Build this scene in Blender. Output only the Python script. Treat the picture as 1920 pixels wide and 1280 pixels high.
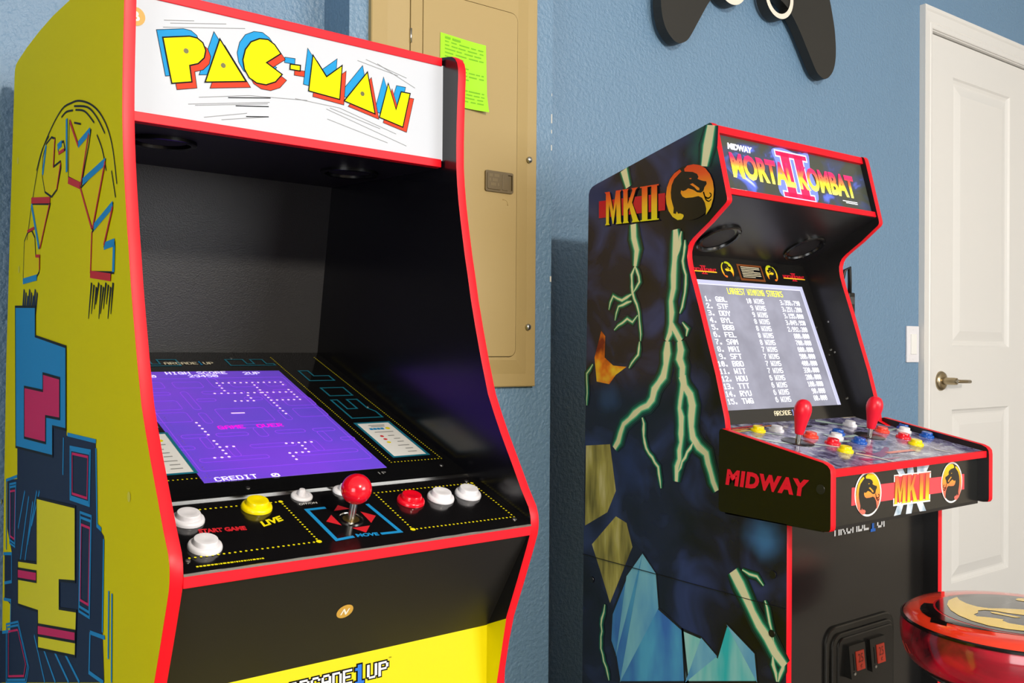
import bpy, bmesh, math, random
from mathutils import Vector, Matrix
random.seed(7)
scene = bpy.context.scene
for o in list(bpy.data.objects): bpy.data.objects.remove(o)
COL = scene.collection

# ------------------------------------------------------------------ camera
CAMZ = 1.15
def make_camera():
    f, yaw, pitch, roll = 1750.558, math.radians(37.094), math.radians(0.3972), math.radians(0.4125)
    w = Vector((math.sin(yaw)*math.cos(pitch), math.cos(yaw)*math.cos(pitch), math.sin(pitch)))
    r = Vector((math.cos(yaw), -math.sin(yaw), 0)); u = r.cross(w)
    c, s = math.cos(roll), math.sin(roll)
    r2 = c*r+s*u; u2 = -s*r+c*u
    cam = bpy.data.cameras.new('camera'); ob = bpy.data.objects.new('camera', cam); COL.objects.link(ob)
    m = Matrix((r2, u2, -w)).transposed().to_4x4(); m.translation = Vector((0, 0, CAMZ))
    ob.matrix_world = m
    cam.sensor_fit = 'HORIZONTAL'; cam.sensor_width = 36; cam.lens = f/1920*36
    cam.clip_start = .02
    scene.camera = ob
make_camera()

# ------------------------------------------------------------------ light
scene.view_settings.view_transform = 'Standard'
scene.view_settings.look = 'None'
scene.view_settings.exposure = -0.38
scene.view_settings.gamma = 1.0
scene.view_settings.use_curve_mapping = False
world = bpy.data.worlds.new('world'); scene.world = world; world.use_nodes = True
world.node_tree.nodes['Background'].inputs[0].default_value = (.8, .88, 1, 1)
world.node_tree.nodes['Background'].inputs[1].default_value = .3
def area(name, loc, target, sx, sy, power, col=(1, 1, 1), shape='RECTANGLE'):
    l = bpy.data.lights.new(name, 'AREA'); l.shape = shape; l.size = sx; l.size_y = sy
    l.energy = power; l.color = col
    o = bpy.data.objects.new(name, l); COL.objects.link(o); o.location = loc
    o.rotation_euler = (Vector(target)-Vector(loc)).to_track_quat('-Z', 'Y').to_euler()
    return o
area('ceiling_lamp_offscreen', (.60, -2.3, 2.52), (1.6, 1.6, 1.1), .26, .26, 125, (1, .90, .78), 'DISK')       # lamp under the ceiling behind the camera
area('garage_door_left_offscreen', (-2.5, -.9, 1.0), (1, .6, 1.0), 2.6, 1.5, 105, (.95, .98, 1))                   # open garage door on the left
area('window_behind_offscreen', (2.9, -3.4, 1.6), (2.4, 1.4, 1.1), 2.2, 1.3, 140, (.95, .98, 1))                     # window in the wall behind

# ------------------------------------------------------------------ materials
def srgb(c):
    return tuple((v/255/12.92 if v/255 <= .04045 else ((v/255+.055)/1.055)**2.4) for v in c)
MATS = {}
def mat(name, col, rough=.5, metal=0, emit=None, es=1.0, coat=0, spec=.5):
    if name in MATS: return MATS[name]
    m = bpy.data.materials.new(name); m.use_nodes = True
    b = m.node_tree.nodes['Principled BSDF']
    b.inputs['Base Color'].default_value = (*srgb(col), 1)
    b.inputs['Roughness'].default_value = rough; b.inputs['Metallic'].default_value = metal
    b.inputs['Specular IOR Level'].default_value = spec
    b.inputs['Coat Weight'].default_value = coat; b.inputs['Coat Roughness'].default_value = .08
    if emit is not None:
        b.inputs['Emission Color'].default_value = (*srgb(emit), 1); b.inputs['Emission Strength'].default_value = es
    MATS[name] = m; return m
def nodes(m): return m.node_tree.nodes, m.node_tree.links, m.node_tree.nodes['Principled BSDF']
def add_bump(m, scale, strength, dist=.002, detail=3, rough=None):
    n, l, b = nodes(m)
    tc = n.new('ShaderNodeTexCoord'); t = n.new('ShaderNodeTexNoise'); t.inputs['Scale'].default_value = scale; t.inputs['Detail'].default_value = detail
    bp = n.new('ShaderNodeBump'); bp.inputs['Strength'].default_value = strength; bp.inputs['Distance'].default_value = dist
    l.new(tc.outputs['Object'], t.inputs['Vector']); l.new(t.outputs['Fac'], bp.inputs['Height']); l.new(bp.outputs['Normal'], b.inputs['Normal'])
    return m
def noise_color(m, scale, stops, detail=4, distort=0, coord='Object', emit=0, stretch=(1, 1, 1), rough=.5):
    n, l, b = nodes(m)
    tc = n.new('ShaderNodeTexCoord'); mp = n.new('ShaderNodeMapping'); mp.inputs['Scale'].default_value = stretch
    t = n.new('ShaderNodeTexNoise'); t.inputs['Scale'].default_value = scale; t.inputs['Detail'].default_value = detail; t.inputs['Distortion'].default_value = distort
    t.inputs['Roughness'].default_value = rough
    r = n.new('ShaderNodeValToRGB'); cr = r.color_ramp
    cr.elements[0].position = stops[0][0]; cr.elements[0].color = (*srgb(stops[0][1]), 1)
    cr.elements[1].position = stops[-1][0]; cr.elements[1].color = (*srgb(stops[-1][1]), 1)
    for p, c in stops[1:-1]:
        e = cr.elements.new(p); e.color = (*srgb(c), 1)
    l.new(tc.outputs[coord], mp.inputs['Vector']); l.new(mp.outputs['Vector'], t.inputs['Vector']); l.new(t.outputs['Fac'], r.inputs['Fac'])
    l.new(r.outputs['Color'], b.inputs['Base Color'])
    if emit:
        l.new(r.outputs['Color'], b.inputs['Emission Color']); b.inputs['Emission Strength'].default_value = emit
    return m
def grad_color(m, axis, lo, hi, stops, emit=0):
    n, l, b = nodes(m)
    tc = n.new('ShaderNodeTexCoord'); s = n.new('ShaderNodeSeparateXYZ'); mr = n.new('ShaderNodeMapRange')
    mr.inputs['From Min'].default_value = lo; mr.inputs['From Max'].default_value = hi
    r = n.new('ShaderNodeValToRGB'); cr = r.color_ramp
    cr.elements[0].position = stops[0][0]; cr.elements[0].color = (*srgb(stops[0][1]), 1)
    cr.elements[1].position = stops[-1][0]; cr.elements[1].color = (*srgb(stops[-1][1]), 1)
    for p, c in stops[1:-1]:
        e = cr.elements.new(p); e.color = (*srgb(c), 1)
    l.new(tc.outputs['Object'], s.inputs[0]); l.new(s.outputs[axis], mr.inputs['Value']); l.new(mr.outputs[0], r.inputs['Fac'])
    l.new(r.outputs['Color'], b.inputs['Base Color'])
    if emit:
        l.new(r.outputs['Color'], b.inputs['Emission Color']); b.inputs['Emission Strength'].default_value = emit
    return m

WALL = add_bump(mat('blue_wall_paint', (102, 137, 168), .5, spec=1.0), 120, .45, .008, 4)
CEIL = mat('white_ceiling_paint', (235, 233, 228), .8)
BEIGE = mat('beige_wall_paint', (196, 184, 166), .7)
FLOOR = noise_color(mat('grey_epoxy_floor', (130, 122, 112), .35), 6, [(.35, (112, 104, 96)), (.65, (146, 138, 126))])
DOORW = mat('white_door_paint', (226, 224, 220), .35)
TAN = add_bump(mat('tan_enamel_steel', (176, 152, 100), .5), 400, .05, .0005)
RED = mat('red_t_molding', (232, 10, 30), .42, spec=.35)
REDBAR = mat('red_rail_vinyl', (230, 6, 30), .4, spec=.3)
BLACK = mat('black_laminate', (20, 19, 20), .32)
BLACKM = add_bump(mat('black_textured_laminate', (24, 23, 23), .38), 900, .12, .0004)
GLOSS = mat('black_gloss_panel', (17, 16, 16), .12)
YEL = mat('yellow_vinyl', (226, 212, 0), .42)
INK = mat('black_ink', (12, 12, 14), .5, spec=.1)
BLUEI = mat('blue_ink', (30, 140, 200), .5, spec=.1)
TEAL = mat('teal_ink', (24, 116, 140), .4)
NAVY = mat('navy_ink', (24, 38, 66), .5, spec=.1)
PINK = mat('magenta_ink', (214, 30, 96), .5, spec=.1)
REDI = mat('red_ink', (205, 36, 46), .5, spec=.1)
YELI = mat('yellow_ink', (236, 222, 20), .5, spec=.1)
CREAM = mat('cream_ink', (232, 222, 190), .4)
WHITEI = mat('white_ink', (240, 240, 236), .4)
GREYI = mat('grey_ink', (150, 150, 148), .4)
CHROME = mat('chrome', (225, 225, 225), .08, 1)
STEEL = mat('brushed_steel', (190, 188, 182), .28, 1)
NICKEL = mat('satin_nickel', (176, 160, 130), .3, 1)
PW = mat('white_plastic', (232, 230, 234), .28)
PY = mat('yellow_plastic', (248, 224, 0), .28)
PR = mat('red_plastic', (232, 10, 36), .2, coat=.4)
PRB = mat('red_bat_plastic', (236, 14, 44), .35)
PO = mat('orange_red_plastic', (240, 66, 44), .3)
PB = mat('blue_plastic', (20, 84, 176), .25)
ACR = mat('bright_metal_strip', (196, 192, 186), .2, 1)

# ------------------------------------------------------------------ mesh helpers
def obj(name, verts, faces, m, parent=None, smooth=False, mats=None, fm=None):
    me = bpy.data.meshes.new(name); me.from_pydata([tuple(v) for v in verts], [], faces)
    for q in (mats or [m]): me.materials.append(q)
    if fm:
        for p, i in zip(me.polygons, fm): p.material_index = i
    if smooth:
        for p in me.polygons: p.use_smooth = True
    me.update()
    o = bpy.data.objects.new(name, me); COL.objects.link(o)
    if parent: o.parent = parent
    return o
def fix(o):
    bm = bmesh.new(); bm.from_mesh(o.data); bmesh.ops.recalc_face_normals(bm, faces=bm.faces[:]); bm.to_mesh(o.data); bm.free(); return o
def bevel(o, w, seg=2, ang=35):
    bm = bmesh.new(); bm.from_mesh(o.data)
    bmesh.ops.recalc_face_normals(bm, faces=bm.faces[:])
    es = [e for e in bm.edges if len(e.link_faces) == 2 and e.calc_face_angle(0) > math.radians(ang)]
    bmesh.ops.bevel(bm, geom=es, offset=w, segments=seg, affect='EDGES', profile=.5, clamp_overlap=True)
    bm.to_mesh(o.data); bm.free()
    return o
def empty(name, loc, rz=0, label=None, cat=None):
    o = bpy.data.objects.new(name, None); COL.objects.link(o); o.location = loc; o.rotation_euler = (0, 0, rz); o.empty_display_size = .1
    if label: o['label'] = label; o['category'] = cat
    return o
def tag(o, label, cat): o['label'] = label; o['category'] = cat; return o
def struct(o): o['kind'] = 'structure'; return o
def box(name, x0, x1, y0, y1, z0, z1, m, parent=None, bv=0):
    v = [(x, y, z) for x in (x0, x1) for y in (y0, y1) for z in (z0, z1)]
    f = [(0, 1, 3, 2), (4, 6, 7, 5), (0, 4, 5, 1), (2, 3, 7, 6), (0, 2, 6, 4), (1, 5, 7, 3)]
    o = obj(name, v, f, m, parent); fix(o)
    if bv: bevel(o, bv)
    return o
class Frame:
    """a flat surface: origin o, in-plane axes u and v, outward normal n"""
    def __init__(s, o, u, v, n): s.o, s.u, s.v, s.n = Vector(o), Vector(u).normalized(), Vector(v).normalized(), Vector(n).normalized()
    def p(s, a, b, h=0): return s.o+s.u*a+s.v*b+s.n*h
def profile_plane(p0, p1, off=(0, 0, 0)):
    """surface through (depth, height) p0 and p1, running along x; faces forward / up"""
    d = Vector((0, p1[0]-p0[0], p1[1]-p0[1])).normalized(); u = Vector((1, 0, 0)); n = u.cross(d)
    return Frame((-off[0], p0[0]-off[1], p0[1]-off[2]), u, d, n)
def area2(p): return sum(p[i][0]*p[(i+1) % len(p)][1]-p[(i+1) % len(p)][0]*p[i][1] for i in range(len(p)))
def decal(name, F, polys, m, parent, h=.0004):
    v, f = [], []; hand = F.u.cross(F.v).dot(F.n)
    for p in polys:
        if (area2(p) > 0) != (hand > 0): p = p[::-1]
        k = len(v); v += [F.p(q[0], q[1], h) for q in p]; f.append(tuple(range(k, k+len(p))))
    return obj(name, v, f, m, parent)
def stuff(o): o['kind'] = 'stuff'; return o
def decals(name, F, groups, m, parent, h=.0004):
    for g in groups: decal(name, F, g, m, parent, h)
def ribbon(pts, w, w1=None, closed=False, ws=None):
    """mitred band of quads along a polyline"""
    n = len(pts); w1 = w if w1 is None else w1; L, R = [], []
    P = [Vector(p[:2]) for p in pts]
    for i in range(n):
        a = P[i-1] if (closed or i > 0) else None; b = P[(i+1) % n] if (closed or i < n-1) else None
        d0 = (P[i]-a) if a is not None else None; d1 = (b-P[i]) if b is not None else None
        if d0 is None or d0.length < 1e-9: d0 = d1
        if d1 is None or d1.length < 1e-9: d1 = d0
        if d0 is None or d0.length < 1e-9: d0 = d1 = Vector((1, 0))
        d0 = d0.normalized(); d1 = d1.normalized(); t = d0+d1
        t = t.normalized() if t.length > .05 else d1
        nv = Vector((-t.y, t.x)); ww = (ws[i] if ws else w+(w1-w)*i/max(1, n-1))/2
        k = min(2.2, 1/max(.2, nv.dot(Vector((-d1.y, d1.x)))))
        L.append(tuple(P[i]+nv*ww*k)); R.append(tuple(P[i]-nv*ww*k))
    return [[L[i], L[(i+1) % n], R[(i+1) % n], R[i]] for i in range(n if closed else n-1)]
def segs(pts, w, closed=False):
    """mitred bars with square ends"""
    pts = [tuple(p) for i, p in enumerate(pts) if i == 0 or (Vector(p)-Vector(pts[i-1])).length > 1e-6]
    if closed and len(pts) > 2 and (Vector(pts[0])-Vector(pts[-1])).length < 1e-6: pts = pts[:-1]
    if not closed and len(pts) > 3 and (Vector(pts[0])-Vector(pts[-1])).length < 1e-6: pts = pts[:-1]; closed = True
    return ribbon(pts, w, closed=closed)
def disc(c, r, n=12, ry=None): return [(c[0]+r*math.cos(2*math.pi*i/n), c[1]+(ry or r)*math.sin(2*math.pi*i/n)) for i in range(n)]
def dotted(a, b, step, r, ends=True):
    L = math.hypot(b[0]-a[0], b[1]-a[1]); n = max(1, round(L/step))
    return [disc((a[0]+(b[0]-a[0])*i/n, a[1]+(b[1]-a[1])*i/n), r, 8) for i in range(n+1)]
def bil(q, u, v):
    tl, tr, br, bl = q
    return tuple((1-v)*((1-u)*bl[i]+u*br[i])+v*((1-u)*tl[i]+u*tr[i]) for i in (0, 1))
def prism(name, pts, F, h0, h1, m, parent, mats=None, bv=0):
    """extrude the outline pts (in frame F) from height h0 to h1"""
    n = len(pts); v = [F.p(a, b, h0) for a, b in pts]+[F.p(a, b, h1) for a, b in pts]
    f = [tuple(range(n)), tuple(range(2*n-1, n-1, -1))]+[(i, i+n, (i+1) % n+n, (i+1) % n) for i in range(n)]
    fm = [0, 1]+[2]*n if mats else None
    o = obj(name, v, f, m, parent, mats=mats, fm=fm); fix(o)
    if bv: bevel(o, bv)
    return o
def holed(name, outer, hole, F, h0, h1, hb, m, parent):
    """plate with a real recess: outer and hole are outlines with the same number of points"""
    n = len(outer); v = [F.p(a, b, h0) for a, b in outer]+[F.p(a, b, h1) for a, b in outer]+[F.p(a, b, h1) for a, b in hole]+[F.p(a, b, hb) for a, b in hole]; f = []
    for k in range(3):
        for i in range(n): f.append((k*n+i, k*n+(i+1) % n, (k+1)*n+(i+1) % n, (k+1)*n+i))
    f.append(tuple(range(3*n, 4*n))); return fix(obj(name, v, f, m, parent))
def rrect(x0, x1, z0, z1, r, n=6):
    out = []
    for cx, cz, a in ((x1-r, z1-r, 0), (x0+r, z1-r, 90), (x0+r, z0+r, 180), (x1-r, z0+r, 270)):
        for i in range(n+1): t = math.radians(a+90*i/n); out.append((cx+r*math.cos(t), cz+r*math.sin(t)))
    return out
def lathe(name, prof, c, axis, m, parent, n=24, smooth=True):
    """turn (radius, height) points about the axis through c"""
    ax = Vector(axis).normalized(); q = ax.to_track_quat('Z', 'Y').to_matrix(); v, f = [], []; c = Vector(c)
    for r, h in prof:
        for i in range(n):
            t = 2*math.pi*i/n; v.append(c+q@Vector((r*math.cos(t), r*math.sin(t), h)))
    k = len(prof)
    for j in range(k-1):
        for i in range(n): f.append((j*n+i, j*n+(i+1) % n, (j+1)*n+(i+1) % n, (j+1)*n+i))
    f.append(tuple(range(n-1, -1, -1))); f.append(tuple(range((k-1)*n, k*n)))
    o = obj(name, v, f, m, parent, smooth=smooth)
    if smooth:
        bm = bmesh.new(); bm.from_mesh(o.data)
        for e in bm.edges:
            if len(e.link_faces) == 2 and e.calc_face_angle(0) > math.radians(50): e.smooth = False
        bm.to_mesh(o.data); bm.free()
    return o
def tube(name, pts, r, m, parent, n=10):
    v, f = [], []; pts = [Vector(p) for p in pts]
    for i, p in enumerate(pts):
        d = (pts[min(i+1, len(pts)-1)]-pts[max(0, i-1)]).normalized(); q = d.to_track_quat('Z', 'Y').to_matrix()
        for k in range(n):
            t = 2*math.pi*k/n; v.append(p+q@Vector((r*math.cos(t), r*math.sin(t), 0)))
    for j in range(len(pts)-1):
        for k in range(n): f.append((j*n+k, j*n+(k+1) % n, (j+1)*n+(k+1) % n, (j+1)*n+k))
    f.append(tuple(range(n-1, -1, -1))); f.append(tuple(range(len(v)-n, len(v))))
    return obj(name, v, f, m, parent, smooth=True)
def catmull(pts, k=4, closed=False):
    out = []; n = len(pts)
    for i in range(n if closed else n-1):
        p = [pts[(i+d) % n] if closed else pts[min(n-1, max(0, i+d))] for d in (-1, 0, 1, 2)]
        for j in range(k):
            t = j/k
            out.append(tuple(.5*((2*p[1][c])+(-p[0][c]+p[2][c])*t+(2*p[0][c]-5*p[1][c]+4*p[2][c]-p[3][c])*t*t+(-p[0][c]+3*p[1][c]-3*p[2][c]+p[3][c])*t**3) for c in range(len(pts[0]))))
    if not closed: out.append(tuple(pts[-1]))
    return out

# lettering -----------------------------------------------------------------
def text(name, s, F, o, e, m, parent, up=None, hgt=.01, h=.0006, bold=0, fit=True, shear=0, space=1):
    """filled letters: baseline from o to e, cap height hgt (or up = point above o)"""
    cu = bpy.data.curves.new(name, 'FONT'); cu.body = s; cu.size = 1; cu.offset = bold; cu.resolution_u = 3; cu.shear = shear; cu.space_character = space; cu.fill_mode = 'FRONT'
    t = bpy.data.objects.new(name, cu); me = bpy.data.meshes.new_from_object(t)
    xs = [v.co.x for v in me.vertices]; ys = [v.co.y for v in me.vertices]
    x0, x1 = min(xs), max(xs); y1 = max(ys); y0 = min(0, min(ys)) if not fit else min(ys)
    U = Vector((e[0]-o[0], e[1]-o[1]))
    V = Vector((up[0]-o[0], up[1]-o[1])) if up else Vector((-U.y, U.x)).normalized()*hgt
    for v in me.vertices:
        q = Vector(o)+U*((v.co.x-x0)/(x1-x0))+V*((v.co.y-y0)/(y1-y0))
        v.co = F.p(q.x, q.y, h)
    me.materials.clear(); me.materials.append(m)
    bpy.data.objects.remove(t); bpy.data.curves.remove(cu)
    bm = bmesh.new(); bm.from_mesh(me)
    for f in bm.faces: f.material_index = 0
    bm.normal_update()
    if sum(f.normal.dot(F.n) for f in bm.faces) < 0: bmesh.ops.reverse_faces(bm, faces=bm.faces[:])
    bm.to_mesh(me); bm.free()
    ob = bpy.data.objects.new(name, me); COL.objects.link(ob); ob.parent = parent; return ob
FONT57 = dict(A='0E11111F111111', B='1E11111E11111E', C='0E11101010110E', D='1E11111111111E', E='1F10101E10101F', F='1F10101E101010', G='0E11101713110F', H='1111111F111111', I='0E04040404040E',
 K='11121418141211', L='1010101010101F', M='111B1515111111', N='11191513111111', O='0E11111111110E', P='1E11111E101010', R='1E11111E141211', S='0F10100E01011E', T='1F040404040404', U='1111111111110E',
 V='1111111111' '0A04', W='11111115151B11', Y='11110A04040404')
FONT57.update({'0': '0E13151519110E', '1': '040C040404040E', '2': '0E11010204081F', '3': '1E01010E01011E', '4': '02060A121F0202', '5': '1F101E0101110E', '6': '0E101E1111110E', '7': '1F010204080808', '8': '0E11110E11110E', '9': '0E11110F01010E', '.': '00000000000C0C', ',': '0000000004040' '8', ' ': '00000000000000'})
def pixels(s, o, e, up, bold=0):
    """5x7 dot-matrix letters as quads between o (baseline start), e (baseline end) and up"""
    W = len(s)*6-1; U = Vector((e[0]-o[0], e[1]-o[1]))/W; V = Vector((up[0]-o[0], up[1]-o[1]))/7; out = []
    for i, ch in enumerate(s):
        g = FONT57[ch]
        for r in range(7):
            bits = int(g[2*r:2*r+2], 16)
            c = 0
            while c < 5:
                if bits >> (4-c) & 1:
                    c1 = c
                    while c1 < 5 and bits >> (4-c1) & 1: c1 += 1
                    x0, x1, y0, y1 = i*6+c-bold, i*6+c1+bold, 6-r, 7-r
                    P = lambda x, y: tuple(Vector(o)+U*x+V*y)
                    out.append([P(x0, y0), P(x1, y0), P(x1, y1), P(x0, y1)]); c = c1
                else: c += 1
    return out
MKII = [[(0, 0), (.09, 0), (.075, .06), (.085, .62), (.15, .02), (.165, .02), (.225, .62), (.225, .06), (.21, 0), (.33, 0), (.31, .06), (.30, .94), (.33, 1), (.22, 1), (.165, .40), (.10, 1), (0, 1), (.025, .94), (.02, .06)],
 [(.34, 0), (.46, 0), (.44, .06), (.44, .38), (.47, .45), (.53, .06), (.51, 0), (.66, 0), (.63, .06), (.52, .58), (.59, .94), (.63, 1), (.51, 1), (.53, .94), (.44, .55), (.44, .94), (.46, 1), (.34, 1), (.36, .94), (.36, .06)],
 [(.67, 0), (1, 0), (1, .035), (.67, .035)], [(.67, .965), (1, .965), (1, 1), (.67, 1)], [(.70, .035), (.80, .035), (.80, .965), (.70, .965)], [(.87, .035), (.97, .035), (.97, .965), (.87, .965)]]
def mkii(q): return [[bil(q, *p) for p in poly] for poly in MKII]
# dragon-in-a-disc emblem, unit disc coordinates
def _em(pts): return [((x-1283)/270, (845-y)/310) for x, y in pts]
EM_A = _em([(1225, 575), (1260, 540), (1330, 533), (1400, 550), (1460, 590), (1510, 660), (1540, 740), (1552, 830), (1545, 930), (1520, 1020), (1490, 1070), (1465, 1105), (1470, 1040), (1455, 970), (1425, 915), (1385, 893), (1320, 903), (1240, 905), (1205, 885), (1185, 845), (1190, 815), (1215, 825), (1245, 815), (1270, 797), (1330, 820), (1370, 850), (1410, 858), (1440, 840), (1450, 800), (1475, 765), (1470, 735), (1440, 730), (1400, 715), (1375, 700), (1385, 680), (1370, 645), (1320, 618), (1265, 610), (1230, 605)])
EM_B = _em([(1175, 575), (1195, 600), (1160, 630), (1110, 680), (1080, 750), (1070, 830), (1075, 900), (1090, 960), (1105, 1010), (1100, 1070), (1130, 1080), (1140, 1050), (1155, 1078), (1180, 1075), (1215, 1090), (1220, 1110), (1200, 1145), (1150, 1150), (1090, 1110), (1045, 1040), (1020, 960), (1012, 870), (1025, 770), (1060, 680), (1110, 615)])
EM_M = _em([(1290, 755), (1320, 745), (1395, 805), (1395, 830), (1370, 825), (1340, 790)])
EM_E = _em([(1280, 688), (1297, 683), (1312, 692), (1295, 698)])
EM_W = [_em([(1440, 850), (1455, 900), (1470, 940), (1500, 958), (1525, 935)]), _em([(1455, 905), (1490, 925), (1520, 905), (1522, 880), (1505, 865)])]
def emblem(q4, mirror=1):
    """q4: top, bottom, left, right points of the disc"""
    t, b, l, r = [Vector(p) for p in q4]; c = (t+b)/2; U = (r-l)/2*mirror; V = (t-b)/2
    P = lambda p: tuple(c+U*p[0]+V*p[1])
    return [[P(p) for p in poly] for poly in (EM_A, EM_B, EM_M, EM_E)], [[P(p) for p in w] for w in EM_W], [P((math.cos(2*math.pi*i/40), math.sin(2*math.pi*i/40))) for i in range(40)]
def edge_trim(name, prof, lo, hi, F, m, parent, bulge=.0007):
    """moulding that caps the edge of a board along an open profile"""
    n = len(prof); v, f = [], []; cs = [(lo, .0002), (lo+(hi-lo)*.12, bulge*.8), (lo+(hi-lo)*.5, bulge), (lo+(hi-lo)*.88, bulge*.8), (hi, .0002)]
    for i in range(n):
        a, b = prof[max(0, i-1)], prof[min(n-1, i+1)]; d = Vector((b[0]-a[0], b[1]-a[1])).normalized(); nn = Vector((-d.y, d.x))
        for h, o in cs: v.append(F.p(prof[i][0]+nn.x*o, prof[i][1]+nn.y*o, h))
    k = len(cs)
    for i in range(n-1):
        for j in range(k-1): f.append((i*k+j, i*k+j+1, (i+1)*k+j+1, (i+1)*k+j))
    o = obj(name, v, f, m, parent, smooth=True); fix(o); return o

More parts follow.
